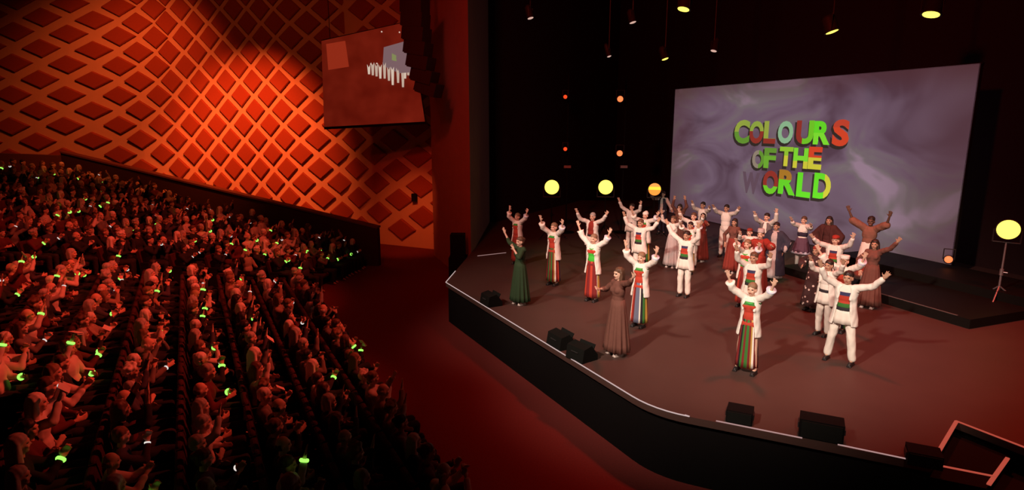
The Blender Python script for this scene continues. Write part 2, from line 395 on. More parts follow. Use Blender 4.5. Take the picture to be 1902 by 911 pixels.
for i, (ch, lx, ly, lw, lh, ax, c1, c2, sp_) in enumerate(letters):
    cu = bpy.data.curves.new('letter', 'FONT'); cu.body = ch; cu.size = 1; cu.align_x = 'CENTER'; cu.offset = 0.045; cu.resolution_u = 4; cu.extrude = 0.01
    to = bpy.data.objects.new('tmp', cu); COL.objects.link(to)
    me = bpy.data.meshes.new_from_object(to.evaluated_get(bpy.context.evaluated_depsgraph_get()))
    bpy.data.objects.remove(to)
    xs = [v.co.x for v in me.vertices]; ys = [v.co.y for v in me.vertices]
    x0, x1, y0, y1 = min(xs), max(xs), min(ys), max(ys)
    p = scr_local(lx, ly); pl = scr_local(lx - lw / 2, ly); pr = scr_local(lx + lw / 2, ly); pt = scr_local(lx, ly - lh / 2); pbm = scr_local(lx, ly + lh / 2)
    W_, H_ = (pr.x - pl.x), (pt.z - pbm.z)
    for v in me.vertices:
        v.co = ((v.co.x - (x0 + x1) / 2) / (x1 - x0) * W_, -v.co.z * 0.6, (v.co.y - (y0 + y1) / 2) / (y1 - y0) * H_)
    me2 = me.copy()
    h_ = (W_ if ax == 'X' else H_) / 2
    me.materials.clear(); me.materials.append(ramp_mat('letter_colour_%d' % i, ax, [(0.0, c1), (sp_, c2)], -h_, h_, emission=1.0))
    o = put('letter', me, scr, (p.x, -0.055, p.z)); o['label'] = 'letter %s of the title on the screen' % ch
    me2.materials.clear(); me2.materials.append(shadow)
    if ch != 'W': put('letter_shadow', me2, o, (-0.06, 0.010, -0.09), (0, 0, 0), (1.1, 1, 1.06))

# ---- small relay screen hung on the wall
IY = 24.5
q = [at_y(597, 76, IY), at_y(760, 40, IY - .2), at_y(789, 226, IY - .2), at_y(602, 236, IY)]
iw = ((q[1] - q[0]).length + (q[2] - q[3]).length) / 2
ic = (q[0] + q[1] + q[2] + q[3]) / 4
# a slightly turned hanging screen, drawn as a real quadrilateral panel with depth
ir = empty('relay_screen', (ic.x, ic.y, q[3].z)); tag(ir, 'hanging relay screen on the wall showing the lit stage in red', 'screen')
ql = [p - Vector((ic.x, ic.y, q[3].z)) for p in q]
def quadslab(name, ql, m, parent, y0=0.0, th=0.06):
    v = [(p.x, p.y + y0, p.z) for p in ql] + [(p.x, p.y + y0 + th, p.z) for p in ql]
    bb = MB(); bb.add(v, [(3, 2, 1, 0), (4, 5, 6, 7), (0, 1, 5, 4), (1, 2, 6, 5), (2, 3, 7, 6), (3, 0, 4, 7)]); return bb.build(name, m, parent)
def relay_mat():
    m = bpy.data.materials.new('relay_picture'); m.use_nodes = True; N, L = nodes_of(m); bs = N['Principled BSDF']; bs.inputs['Base Color'].default_value = (.02, .02, .02, 1)
    tc = N.new('ShaderNodeTexCoord'); nz = N.new('ShaderNodeTexNoise'); nz.inputs['Scale'].default_value = 1.1; L.new(tc.outputs['Object'], nz.inputs['Vector'])
    cr = N.new('ShaderNodeValToRGB'); e = cr.color_ramp.elements; e[0].position = .3; e[0].color = (.085, .004, .0015, 1); e[1].position = .75; e[1].color = (.15, .010, .004, 1)
    L.new(nz.outputs['Fac'], cr.inputs['Fac']); L.new(cr.outputs['Color'], bs.inputs['Emission Color']); bs.inputs['Emission Strength'].default_value = 1; return m
pic = quadslab('picture', ql, relay_mat(), ir)
quadslab('backing', [p * 1.0 + Vector(((p.x) * .012, 0, (0.04 if p.z > 1 else -0.10))) for p in ql], BLACK, ir, 0.07, 0.12)
o0 = Vector((ic.x, ic.y, q[3].z))
def onpic(name, pts, color):
    v = [at_y(x, y, IY - 0.02 - .2 * (x - 597) / 180) - o0 for x, y in pts]
    n = len(v); bb = MB(); bb.add([p + Vector((0, -.02, 0)) for p in v] + [p + Vector((0, .06, 0)) for p in v], [tuple(range(n - 1, -1, -1)), tuple(range(n, 2 * n))] + [(i, (i + 1) % n, n + (i + 1) % n, n + i) for i in range(n)])
    return bb.build(name, emit('relay_' + '_'.join('%02d' % int(c * 99) for c in color), color, 1.0), pic)
onpic('pictured_wall', [(606, 82), (641, 76), (648, 124), (610, 130)], (.26, .022, .008))
onpic('pictured_backdrop', [(713, 88), (762, 74), (776, 134), (741, 136), (711, 122)], (.17, .11, .12))
onpic('pictured_title', [(728, 95), (746, 92), (745, 116), (728, 112)], (.20, .24, .09))
for i, (x, y, h) in enumerate([(685, 122, 16), (692, 118, 22), (699, 120, 22), (706, 122, 24), (714, 118, 28), (722, 126, 24), (729, 126, 32), (739, 128, 26), (748, 130, 32), (752, 128, 18), (758, 130, 10)]):
    onpic('pictured_dancer', [(x - 3, y - 2), (x, y + 4), (x + 3, y - 2), (x + 2.2, y + h), (x - 1.2, y + h)], (.50, .38, .30) if i % 3 else (.62, .50, .40))
for x, y in ((689, 119), (700, 118), (709, 59), (742, 60)): onpic('pictured_lamp', [(x - 1.5, y), (x, y - 1.5), (x + 1.5, y), (x, y + 1.5)], (.8, .6, .5))
for p_, s_ in ((ql[0], .3), (ql[1], -.3)):
    MB().tube(p_ + Vector((s_, .12, 0)), Vector((p_.x + s_, p_.y + .12, ZTOP - ir.location.z)), .012).build('hanging_cable', BLACK, ir)

# ---- line array of loudspeakers
la0 = at_y(776, -20, 21.0)
lar = empty('line_array', (la0.x, la0.y, la0.z)); tag(lar, 'black curved line array of loudspeakers hung beside the relay screen', 'loudspeaker')
pts = [(772, -14), (772, 12), (773, 38), (775, 64), (778, 90), (783, 116), (790, 142), (798, 164)]
for i, (x, y) in enumerate(pts):
    p = at_y(x, y, 21.0) - la0; bb = MB(); t = 0.04 * i
    M = Matrix.Rotation(t * 1.1, 3, 'Y'); M = Matrix.Rotation(-0.35, 3, 'Z') @ M
    bb.box(p, (0.72, 0.62, 0.44), M); bb.box(p + M @ Vector((-.40, 0, 0)), (0.10, 0.5, 0.38), M)
    bb.build('cabinet', mat('array_black', (0.02, 0.008, 0.008), 0.7), lar)
bb = MB(); bb.box((0, 0, .35), (0.1, .8, .1)); bb.tube((0, 0, .35), (0, 0, 3.2), .03); bb.build('rigging_frame', BLACK, lar)
p = at_z(857, 476, STZ) + Vector((0, .3, 0))
cs = empty('loudspeaker', (p.x - .15, 21.0, 0)); tag(cs, 'dark loudspeaker stack standing at the foot of the proscenium pillar', 'loudspeaker')
MB().box((0, 0, .55), (.62, .6, 1.1)).build('bass_cabinet', BLACK, cs); MB().box((0, 0, 1.5), (.5, .5, .8)).build('top_cabinet', BLACK, cs)

# ---- parapet beside the far block
A0 = Vector((-6.6, 20.1, 0)); B0 = Vector((-5.7, 24.2, 0)); BD = Vector((-0.98, 0.2, 0)).normalized(); AD = -TOSTAGE
RAKE = 0.2
pa = B0 - BD * 0.3; pe = B0 + BD * 14.4; off = Vector((0.2, 0.98, 0)) * 0.25
b = MB(); b.prism([(pa.x, pa.y), (pe.x, pe.y), (pe.x + off.x, pe.y + off.y), (pa.x + off.x, pa.y + off.y)], 0, [1.55, 4.42, 4.42, 1.55])
par = b.build('trim_2', mat('parapet_dark', (0.045, 0.016, 0.014), 0.9)); tag(par, kind='structure', label='dark raked parapet beside the far seating block')
def capbar(a, bb_, za, zb, m, wdt=.34):
    d = (bb_ - a); bb = MB(); q = Vector((0.2, 0.98, 0)) * wdt; e = Vector((0.2, 0.98, 0)) * -.04
    bb.prism([(a.x + e.x, a.y + e.y), (bb_.x + e.x, bb_.y + e.y), (bb_.x + q.x, bb_.y + q.y), (a.x + q.x, a.y + q.y)], [za, zb, zb, za], [za + .07, zb + .07, zb + .07, za + .07]); return bb.build('coping', m, par)
capbar(pa, pe, 1.55, 4.42, mat('coping_red', (0.14, 0.05, 0.04), 0.8))
pe2 = pe + BD * 5
b = MB(); b.prism([(pe.x, pe.y), (pe2.x, pe2.y), (pe2.x + off.x, pe2.y + off.y), (pe.x + off.x, pe.y + off.y)], 0, [4.30, 4.40, 4.40, 4.30])
tag(b.build('trim_3', mat('ledge_red', (0.15, 0.06, 0.05), 0.85)), kind='structure', label='red ledge at the back of the far seating block')

# ---- raked terraces
NROW = 13; PITCHR = 0.9
for k in range(1, NROW):
    s1 = 2.6 - PITCHR * k + 0.5
    def P(s, t): v = TOSTAGE * s + ROWDIR * t; return (v.x, v.y)
    bb = MB(); bb.prism([P(s1 - PITCHR - .02, 1), P(s1, 1), P(s1, 20.75), P(s1 - PITCHR - .02, 20.75)], 0, .18 * k)
    tag(bb.build('floor_terrace', TERR), kind='structure')
for k in range(1, 18):
    d0 = 0.55 + PITCHR * k - .5
    q = [A0 + AD * d0, A0 + AD * (d0 + PITCHR + .02), B0 + BD * (d0 + PITCHR + .02), B0 + BD * d0]
    bb = MB(); bb.prism([(p.x, p.y) for p in q], 0, .18 * k); tag(bb.build('floor_terrace', TERR), kind='structure')
#@@PEOPLE@@
# ================================================================== FIGURES
BAKE = []
def hash_i(t): return sum((i + 3) * ord(ch) for i, ch in enumerate(t))
def blob(name, mb, material, parent, voxel=0.013, smooth=3):
    o = mb.build(name, material, parent, True)
    r = o.modifiers.new('r', 'REMESH'); r.mode = 'VOXEL'; r.voxel_size = voxel; r.use_smooth_shade = True
    if smooth:
        s = o.modifiers.new('s', 'SMOOTH'); s.factor = 0.5; s.iterations = smooth
    BAKE.append(o); return o
def bake_all():
    dg = bpy.context.evaluated_depsgraph_get()
    done = [(o, bpy.data.meshes.new_from_object(o.evaluated_get(dg))) for o in BAKE]
    for o, me in done:
        o.modifiers.clear(); me.name = o.name
        if not me.materials and o.data.materials:
            me.materials.append(o.data.materials[0])
        o.data = me
        if o.name.split('.')[0] in ('jacket', 'trousers', 'top', 'cloak', 'tunic', 'bodice', 'blouse', 'hair', 'waistcoat'):
            hr_ = o.name.startswith('hair'); sd = (hash_i(o.name) % 97) * 1.7                      # cloth folds / strands of hair
            nv = len(me.vertices); co = np.empty(nv * 3, 'f'); no = np.empty(nv * 3, 'f')
            me.vertices.foreach_get('co', co); me.vertices.foreach_get('normal', no); co = co.reshape(-1, 3); no = no.reshape(-1, 3)
            x, y, z = co[:, 0], co[:, 1], co[:, 2]
            if hr_: h = np.sin(x * 95 + 2.5 * np.sin(z * 14 + sd)) * np.sin(y * 80 + 2 * np.sin(z * 11)) * .0045
            else: h = (np.sin(x * 31 + z * 9 + 3 * np.sin(z * 7 + sd) + sd) * np.sin(y * 27 - z * 12 + 2.5 * np.sin(x * 13 + sd)) + .22 * np.sin(z * 30 + 5 * np.sin(x * 9 + y * 7 + sd))) * .0052
            co = co + no * h[:, None]; me.vertices.foreach_set('co', co.astype('f').ravel()); me.update()
        if o.get('face'):
            c0 = Vector(o['face'][:3]); M = Matrix.Rotation(-o['face'][3], 3, 'Z')
            for m in (EYE, LIP): me.materials.append(m)
            for p in me.polygons:
                c = M @ (p.center - c0)
                if c.y > -0.05 or abs(c.z) > 0.12: continue
                if abs(abs(c.x) - 0.033) < 0.0125 and abs(c.z - 0.008) < 0.0075: p.material_index = 1
                elif abs(c.x) < 0.026 and abs(c.z + 0.060) < 0.009: p.material_index = 2
            del o['face']
    BAKE.clear()
EYE = mat('eye_dark', (0.03, 0.02, 0.02), 0.3); LIP = mat('lip', (0.30, 0.09, 0.07), 0.5)
SKIN = {'fair': mat('skin_fair', (0.62, 0.38, 0.28), 0.55, 0.05), 'tan': mat('skin_tan', (0.42, 0.24, 0.16), 0.55, 0.05), 'dark': mat('skin_dark', (0.12, 0.06, 0.04), 0.5, 0.05)}
HEADC = Vector((0, -0.005, 1.585))
def hand_prims(mb, W, f, side, k=1.0, spread=9, curl=0.15, palm=None):
    """W wrist, f finger direction; palm normal roughly forward (-Y); five separate fingers"""
    f = f.normalized(); nrm = Vector(palm or (0, -1, 0)); nrm = (nrm - f * nrm.dot(f))
    nrm = nrm.normalized() if nrm.length > .05 else f.orthogonal().normalized()
    med = nrm.cross(f).normalized()
    if med.dot(Vector((-side, 0, 0.05))) < 0: med = -med          # towards the body's middle: thumb side
    M = Matrix((med, f, nrm)).transposed()
    c = W + f * 0.05
    mb.cap(W - f * .01, W + f * .02, .024, .026); mb.ell(c, (0.042, 0.052, 0.018), M)
    for i, (off, ln) in enumerate(((0.031, .070), (0.011, .080), (-0.010, .074), (-0.030, .058))):
        a = R((1.5 - i) * spread)
        d = (f * math.cos(a) + med * math.sin(a)).normalized(); b0 = W + f * 0.088 + med * off
        m1 = b0 + d * ln * .5; t = m1 + (d + nrm * curl).normalized() * ln * .5
        mb.cap(b0 - d * .02, m1, .0115, .0105, 6); mb.cap(m1, t, .0105, .0085, 6)
    b0 = W + f * .03 + med * .034; d = (f * .65 + med * .75 + nrm * .15).normalized(); m1 = b0 + d * .034; t = m1 + (d + f * .5).normalized() * .030
    mb.cap(b0 - d * .015, m1, .013, .0115, 6); mb.cap(m1, t, .0115, .009, 6)
def head_prims(mb, hc, yaw, fem=False):
    M = Matrix.Rotation(yaw, 3, 'Z')
    T = lambda x, y, z: hc + M @ Vector((x, y, z))
    mb.ell(T(0, .008, .018), (.073, .092, .100), M); mb.ell(T(0, -.022, -.050), (.055, .062, .062), M)
    mb.ell(T(0, -.052, -.085), (.028, .028, .024), M)
    mb.cap(T(0, -.086, .010), T(0, -.099, -.024), .009, .0125, 6)
    mb.cap(T(-.03, -.080, .030), T(.03, -.080, .030), .014, .014, 6)
    for s in (-1, 1): mb.ell(T(s * .076, .010, -.012), (.013, .024, .034), M); mb.ell(T(s * .036, -.062, -.030), (.022, .022, .020), M)
def ik(Sh, T, side, l1=.285, l2=.255, pole=(0.5, .15, -1.0), hand=.075):
    d = (T - Sh); f0 = d.normalized(); L = min(d.length - hand, (l1 + l2) * .985); L = max(L, .16)
    Wr = Sh + f0 * L
    a = (l1 * l1 - l2 * l2 + L * L) / (2 * L); h = math.sqrt(max(0, l1 * l1 - a * a))
    pv = Vector((pole[0] * side, pole[1], pole[2])); pv = pv - f0 * pv.dot(f0); pv.normalize()
    return Sh + f0 * a + pv * h, Wr
def torso(mb, g=0.0, fem=False, drop=0.0):
    sh = .132 if fem else .155
    mb.ell((0, .005, 1.275), (.152 + g - (.01 if fem else 0), .108 + g, .19 + g)); mb.cap((-sh, .005, 1.395), (sh, .005, 1.395), .058 + g, .058 + g)
    mb.ell((0, .0, 1.09), (.128 + g + (-.012 if fem else .008), .098 + g, .17 + g)); mb.ell((0, .01, .945), (.158 + g, .115 + g, .125 + g))
    if fem:
        for s in (-1, 1): mb.ell((s * .065, -.078, 1.285), (.048 + g, .036 + g, .050 + g))
def loft(mb, rings, n=48, pleats=0, amp=0.0, cx=0.0):
    """rings: (z, rx, ry, yoff) from the top down, capped"""
    v = []; f = []
    for k, (z, rx, ry, yo) in enumerate(rings):
        t = k / (len(rings) - 1)
        for i in range(n):
            g = 2 * math.pi * i / n; m = 1 + amp * t * math.cos(pleats * g)
            v.append((cx + rx * m * math.cos(g), yo + ry * m * math.sin(g), z))
    for k in range(len(rings) - 1):
        for i in range(n): j = (i + 1) % n; f.append((k * n + i, (k + 1) * n + i, (k + 1) * n + j, k * n + j))
    f.append(tuple(range(n))); f.append(tuple((len(rings) - 1) * n + i for i in range(n - 1, -1, -1)))
    mb.add(v, f)
def shell(mb, rings, gap0, gap1, th=.03, n=30):
    """open-fronted coat body: (z, rx, ry) rings from the top, opening half-angle in degrees"""
    K = len(rings); v = []; f = []
    for lay in (0, 1):
        for k, (z, rx, ry) in enumerate(rings):
            g = gap0 + (gap1 - gap0) * k / (K - 1)
            for i in range(n):
                a = R(-90 + g + (360 - 2 * g) * i / (n - 1)); q = th if lay else 0
                v.append(((rx - q) * math.cos(a), .005 + (ry - q) * math.sin(a), z))
    o = K * n
    for k in range(K - 1):
        for i in range(n - 1):
            f.append((k * n + i, (k + 1) * n + i, (k + 1) * n + i + 1, k * n + i + 1)); f.append((o + k * n + i + 1, o + (k + 1) * n + i + 1, o + (k + 1) * n + i, o + k * n + i))
        f.append((k * n, o + k * n, o + (k + 1) * n, (k + 1) * n)); f.append((k * n + n - 1, (k + 1) * n + n - 1, o + (k + 1) * n + n - 1, o + k * n + n - 1))
    for i in range(n - 1):
        f.append((i, i + 1, o + i + 1, o + i)); e = (K - 1) * n; f.append((e + i + 1, e + i, o + e + i, o + e + i + 1))
    mb.add(v, f)
def hair_prims(mb, hc, yaw, style):
    M = Matrix.Rotation(yaw, 3, 'Z'); T = lambda x, y, z: hc + M @ Vector((x, y, z))
    if style == 'bald':
        for s in (-1, 1): mb.ell(T(s * .066, .03, -.01), (.020, .055, .045), M)
        mb.ell(T(0, .082, -.01), (.065, .022, .05), M); return
    mb.ell(T(0, .020, .056), (.085, .099, .082), M); mb.ell(T(0, .050, .0), (.078, .062, .085), M)
    if style == 'long':
        for s in (-1, 1): mb.cap(T(s * .070, .02, .03), T(s * .085, .02, -.22), .035, .045)
        mb.cap(T(0, .07, 0), T(0, .085, -.27), .07, .075)
    elif style == 'bob':
        for s in (-1, 1): mb.cap(T(s * .072, .015, .03), T(s * .078, .01, -.10), .032, .034)
        mb.cap(T(0, .06, 0), T(0, .06, -.10), .075, .07)
    elif style == 'bun': mb.ell(T(0, .115, .055), (.042, .042, .042), M)
    elif style == 'curly':
        for i in range(10):
            a = i * 2.4; mb.ell(T(.078 * math.cos(a), .03 + .075 * math.sin(a), .045 + .05 * ((i % 3) - .6)), (.04, .04, .04), M)
WHITE = mat('white_cotton', (0.74, 0.68, 0.62), 0.85, 0.10, 20, bump=.15); WTROU = mat('white_trouser', (0.72, 0.65, 0.58), 0.85, 0.08, 12, bump=.15)
FRILL = mat('pale_blue_frill', (0.48, 0.50, 0.60), 0.85, 0.2, 40); SHOE = mat('black_shoe', (0.02, 0.016, 0.016), 0.4); PSHOE = mat('pale_shoe', (0.55, 0.46, 0.42), 0.5)
H_ = {'dark': mat('hair_dark', (0.025, 0.014, 0.012), 0.5), 'brown': mat('hair_brown', (0.10, 0.05, 0.03), 0.5), 'fair': mat('hair_fair', (0.20, 0.12, 0.07), 0.6), 'grey': mat('hair_grey', (0.38, 0.34, 0.32), 0.6), 'white': mat('hair_white', (0.70, 0.62, 0.58), 0.6)}
BLU = (.035, .035, .09); REDC = (.42, .045, .025); GRN = (.04, .15, .03); DK = (.02, .016, .02); WH = (.72, .65, .58); GOLD = (.42, .24, .05); LBL = (.12, .13, .19); MAR = (.17, .018, .018); BGRN = (.05, .45, .04)
BAND = ramp_mat('banded_shirt', 'Z', [(0, WH), (.15, DK), (.27, GRN), (.42, REDC), (.68, BLU), (.80, WH)], .90, 1.45)
REDTOP = ramp_mat('red_top', 'Z', [(0, REDC), (.75, GRN), (.86, WH)], .90, 1.45)
GREENTOP = ramp_mat('green_top', 'Z', [(0, MAR), (.22, BGRN), (.62, REDC), (.78, WH)], .90, 1.45)
STR = [ramp_mat('striped_a', 'ANG', [(0, MAR), (.08, GRN), (.16, DK), (.25, MAR), (.36, LBL), (.44, DK), (.52, REDC), (.60, MAR), (.68, WH), (.74, GOLD), (.8, MAR), (.88, GRN)], 0, 1, repeat=2.0),
       ramp_mat('striped_b', 'ANG', [(0, LBL), (.10, MAR), (.20, REDC), (.30, WH), (.36, MAR), (.50, GOLD), (.60, GRN), (.70, DK), (.80, WH), (.86, LBL)], 0, 1, repeat=2.0),
       ramp_mat('striped_c', 'ANG', [(0, MAR), (.2, REDC), (.42, WH), (.48, GOLD), (.58, WH), (.62, MAR), (.85, REDC)], 0, 1, repeat=2.0)]
def person_mat(c, name): return mat(name, c, 0.85, 0.15, 16, bump=.1)

def performer(hx, hy, H, kind, hl=None, hr=None, turn=18, label='', skin='fair', hair='dark', style='short', top=None, low=None, coat=None, shoes=None, z0=STZ, headturn=0, hat=None, stance=0.0, fwd=0.06, sleeve=1.0, face_up=0.0):
    k = H / 1.70
    for dz in (0, .22, .44):      # on the riser if the spot is over it
        P = at_z(hx, hy, STZ + dz + H); o_ = Vector((P.x, P.y, 0)) - pf; fo = o_.dot(-SCRN); al = o_.dot(SCRDIR)
        lev = 0 if (fo < -.1 or al > 5.7 or al < 0) else (.22 if fo < gap * .5 else .44)
        if lev <= dz + .001: z0 = STZ + lev; break
    if lev: print('RISER', label, round(fo, 2), round(al, 2), lev, dz)
    P = at_z(hx, hy, z0 + H); foot = Vector((P.x, P.y, z0))
    ac = math.atan2(-P.y, -P.x) % (2 * math.pi); ang = ac - 0.55 * (ac - R(207.7)) - R(turn - 14) * .6; d = Vector((math.cos(ang), math.sin(ang), 0)); rz = math.atan2(d.x, -d.y)
    root = empty('person', foot, rz, k); tag(root, label, 'person', 'performers on the stage')
    MI = (Matrix.Translation(foot) @ Matrix.Rotation(rz, 4, 'Z') @ Matrix.Scale(k, 4)).inverted()
    fem = kind in ('woman', 'dress', 'skirt')
    arms = {}
    for side, t in ((-1, hl), (1, hr)):
        Sh = Vector((side * (.148 if fem else .172), .005, 1.385))
        if t is None: T = Vector((side * .27, -.06, .86)); pole = (1, .4, 0)
        elif len(t) == 3: T = Vector(t); pole = (.8, .3, -.6)
        else:
            pole = (.55, .1, -1.0); best = None           # reach forward until the arm is nearly straight
            for i in range(18):
                Tq = MI @ at_plane(t[0], t[1], foot + d * (.02 + .035 * i) * k, d); e = abs((Tq - Sh).length - .69)
                if best is None or e < best[0]: best = (e, Tq)
            T = best[1]

        if t is not None and T.z > 1.35: Sh = Sh + Vector((-side * .012, 0, .03))
        E, Wr = ik(Sh, T, side, pole=pole, hand=.155 if t is not None and len(t) == 2 else .075); arms[side] = (Sh, E, Wr)
    yaw = R(headturn); hc = HEADC.copy()
    # --- body: one continuous skin
    mb = MB(); head_prims(mb, hc, yaw, fem); mb.cap((0, .012, 1.40), (0, .004, 1.53), .052, .047); torso(mb, -.014, False) if not fem else torso(mb, -.022, False)
    for s in (-1, 1):
        Sh, E, Wr = arms[s]; a = .92 if fem else 1.0
        mb.cap(Sh, E, .048 * a, .039 * a); mb.cap(E, Wr, .039 * a, .025 * a)
        fd = (Wr - E); up = fd.normalized() + (Vector((0, 0, .25)) if Wr.z > 1.2 else Vector((0, 0, -.1)))
        hand_prims(mb, Wr, up, s)
        hip = Vector((s * .088, .01, .90)); kn = Vector((s * (.10 + stance * .3), -.02 - stance * (s > 0) * .10, .49)); an = Vector((s * (.105 + stance * .5), .015 - stance * (s > 0) * .2, .085))
        mb.cap(hip, kn, .080, .054); mb.cap(kn, an, .054, .036); mb.cap(an, an + Vector((0, -.10, -.045)), .034, .028)
    o = blob('body', mb, SKIN[skin], root, .0115, 2); o['face'] = [hc.x, hc.y, hc.z, yaw]
    # --- hair / hat
    if style:
        mb = MB(); hair_prims(mb, hc, yaw, style); blob('hair', mb, H_[hair], root, .012, 3)
    if hat:
        hm, hk = hat; mb = MB()
        if hk == 'cap': mb.ell(hc + Vector((0, .012, .075)), (.090, .100, .060)); mb.ell(hc + Vector((0, -.085, .058)), (.06, .05, .012))
        elif hk == 'fez': mb.lathe([(.085, .055), (.088, .08), (.08, .15), (.076, .16)], 16, Matrix.Translation(hc))
        elif hk == 'wrap': mb.ell(hc + Vector((0, .018, .062)), (.096, .105, .075)); mb.ell(hc + Vector((0, .06, .10)), (.06, .06, .05))
        elif hk == 'crown': mb.lathe([(.084, .05), (.094, .07), (.098, .13), (.086, .135)], 14, Matrix.Translation(hc))
        elif hk == 'scarf': mb.ell(hc + Vector((0, .03, .02)), (.098, .10, .118)); mb.cap(hc + Vector((0, .05, -.06)), hc + Vector((0, .06, -.20)), .09, .12)
        blob('hat' if hk != 'scarf' else 'headscarf', mb, hm, root, .012, 2)
    # --- shoes
    for s in (-1, 1):
        an = Vector((s * (.105 + stance * .5), .015 - stance * (s > 0) * .2, .085)); mb = MB()
        mb.cap(an + Vector((0, .02, -.03)), an + Vector((0, -.13, -.048)), .046, .036); mb.box(an + Vector((0, -.045, -.077)), (.085, .25, .016))
        blob('shoe', mb, shoes or (PSHOE if kind in ('dress', 'skirt') else SHOE), root, .012, 2)
    def sleeves(mb, g, ext=1.0, flare=0.0):
        for s in (-1, 1):
            Sh, E, Wr = arms[s]; mb.cap(Sh + Vector((-s * .03, 0, 0)), E, .052 + g, .046 + g * .9 + flare * .4)
            if ext > 0: mb.cap(E, E.lerp(Wr, ext * .9), .046 + g * .9 + flare * .4, .036 + g + flare)
    def trousers(m, wide=0.0, name='trousers'):
        mb = MB(); mb.ell((0, .01, .95), (.172, .128, .13))
        for s in (-1, 1):
            hip = Vector((s * .088, .01, .90)); kn = Vector((s * (.10 + stance * .3), -.02 - stance * (s > 0) * .10, .49)); an = Vector((s * (.105 + stance * .5), .015 - stance * (s > 0) * .2, .12))
            mb.cap(hip, kn, .094, .072 + wide); mb.cap(kn, an, .072 + wide, .062 + wide * 1.3)
        return blob(name, mb, m, root, .013, 3)
    def skirt(m, hem=.10, rx=.30, pl=13, amp=.07, top_z=1.04, name='skirt'):
        mb = MB(); q = []
        for i in range(9):
            t = i / 8; z = top_z + (hem - top_z) * t; q.append((z, .140 + (rx - .140) * (t ** .75), .112 + (rx * .82 - .112) * (t ** .75), .006))
        loft(mb, q, 78, pl, amp); o = mb.build(name, m, root, True); return o
    if kind in ('man', 'woman'):
        mb = MB(); torso(mb, .016, fem); blob('shirt', mb, top or (REDTOP if fem else BAND), root, .013, 2)
        if fem: 
            if low in STR or low is None: skirt(low or STR[0], .13, .205, 10, .05)
            else: skirt(low, .13, .22, 10, .05)
        else:
            trousers(low or WTROU, .004)
            mb = MB(); loft(mb, [(1.02, .150, .122, .004), (.95, .176, .140, .006), (.86, .196, .156, .006), (.76, .214, .172, .006)], 54, 9, .06); mb.build('tunic_hem', WTROU, root, True)
        mb = MB(); sleeves(mb, .018, .92 if not fem else .35, .0 if not fem else .02)
        sw = .88 if fem else .95
        shell(mb, [(z_, a_ * sw, b_ * (.94 if fem else 1)) for z_, a_, b_ in ((1.45, .10, .085), (1.41, .20, .115), (1.32, .205, .15), (1.15, .190, .150), (.98, .215, .165), (.84, .24, .18), (.72, .255, .19))], 27, 46, .034)
        mb.cap((-.09, -.03, 1.44), (-.105, -.115, 1.22), .03, .020); mb.cap((.09, -.03, 1.44), (.105, -.115, 1.22), .03, .020)
        blob('jacket', mb, coat or WHITE, root, .0145, 2)
        if fem:
            for s in (-1, 1):
                Sh, E, Wr = arms[s]; mb = MB(); dd = (Wr - E).normalized()
                c = E.lerp(Wr, .42); q = dd.to_track_quat('Z', 'Y').to_matrix().to_4x4(); M = Matrix.Translation(c) @ q
                pr = [(.052, -.09), (.066, -.03), (.088, .04), (.052, .02)]; mb.lathe(pr, 18, M)
                mb.build('cuff_frill', FRILL if s > 0 else WHITE, root, True)
            mb = MB(); 
            for i in range(11):
                a = R(-90 + (i - 5) * 17); mb.ell((.088 * math.cos(a), -.005 + .095 * math.sin(a), 1.395 - .05 * math.cos(R((i - 5) * 17))), (.022, .022, .022), n=8, m=6)
            blob('necklace', mb, mat('green_beads', (.05, .36, .06), .5), root, .010, 1)
        else:
            mb = MB(); mb.lathe([(.150, .985), (.156, 1.0), (.150, 1.055), (.142, 1.06)], 24, Matrix.Diagonal((1, .8, 1, 1))); mb.build('sash', mat('dark_sash', DK, .8), root, True)
    elif kind == 'dress':
        mb = MB(); torso(mb, .014, True)
        sleeves(mb, .014, sleeve if sleeve < .99 else .0); blob('bodice', mb, top, root, .013, 2)
        skirt(low or top, .10, .27, 13, .11, 1.10)
    elif kind == 'skirt':
        mb = MB(); torso(mb, .014, True); sleeves(mb, .024, .55); blob('blouse', mb, WHITE, root, .013, 2)
        mb = MB(); mb.ell((0, 0, 1.17), (.158, .128, .15)); blob('bodice', mb, mat('dark_bodice', (.03, .02, .04), .8), root, .012, 2)
        skirt(low, .62, .28, 12, .06, 1.06)
        mb = MB(); loft(mb, [(.64, .275, .225, .006), (.57, .295, .24, .006)], 60, 16, .05); mb.build('lace_hem', FRILL, root, True)
        for s in (-1, 1):
            mb = MB(); mb.cap((s * .10, -.015, .50), (s * .105, .015, .12), .062, .046); blob('stocking', mb, WHITE, root, .012, 2)
    elif kind == 'vest':
        mb = MB(); torso(mb, .014); sleeves(mb, .022, .95); blob('shirt', mb, top or WHITE, root, .013, 2)
        trousers(low or WTROU)
        if coat:
            mb = MB(); shell(mb, [(1.44, .12, .09), (1.38, .185, .13), (1.28, .190, .142), (1.12, .165, .135), (.98, .180, .145)], 14, 24, .03); blob('waistcoat', mb, coat, root, .0135, 2)
    elif kind == 'robe':
        mb = MB(); torso(mb, .02); sleeves(mb, .04, .0 if sleeve < .5 else .9, .03); blob('tunic', mb, top, root, .014, 2)
        skirt(low or top, .14, .27, 9, .04, 1.10, 'robe_skirt')
        if coat:
            mb = MB(); shell(mb, [(1.45, .10, .085), (1.40, .22, .13), (1.25, .235, .17), (1.0, .25, .19), (.6, .29, .23), (.22, .33, .26)], 22, 26, .034); sleeves(mb, .05, .9, .02)
            blob('cloak', mb, coat, root, .0155, 2)
    return root

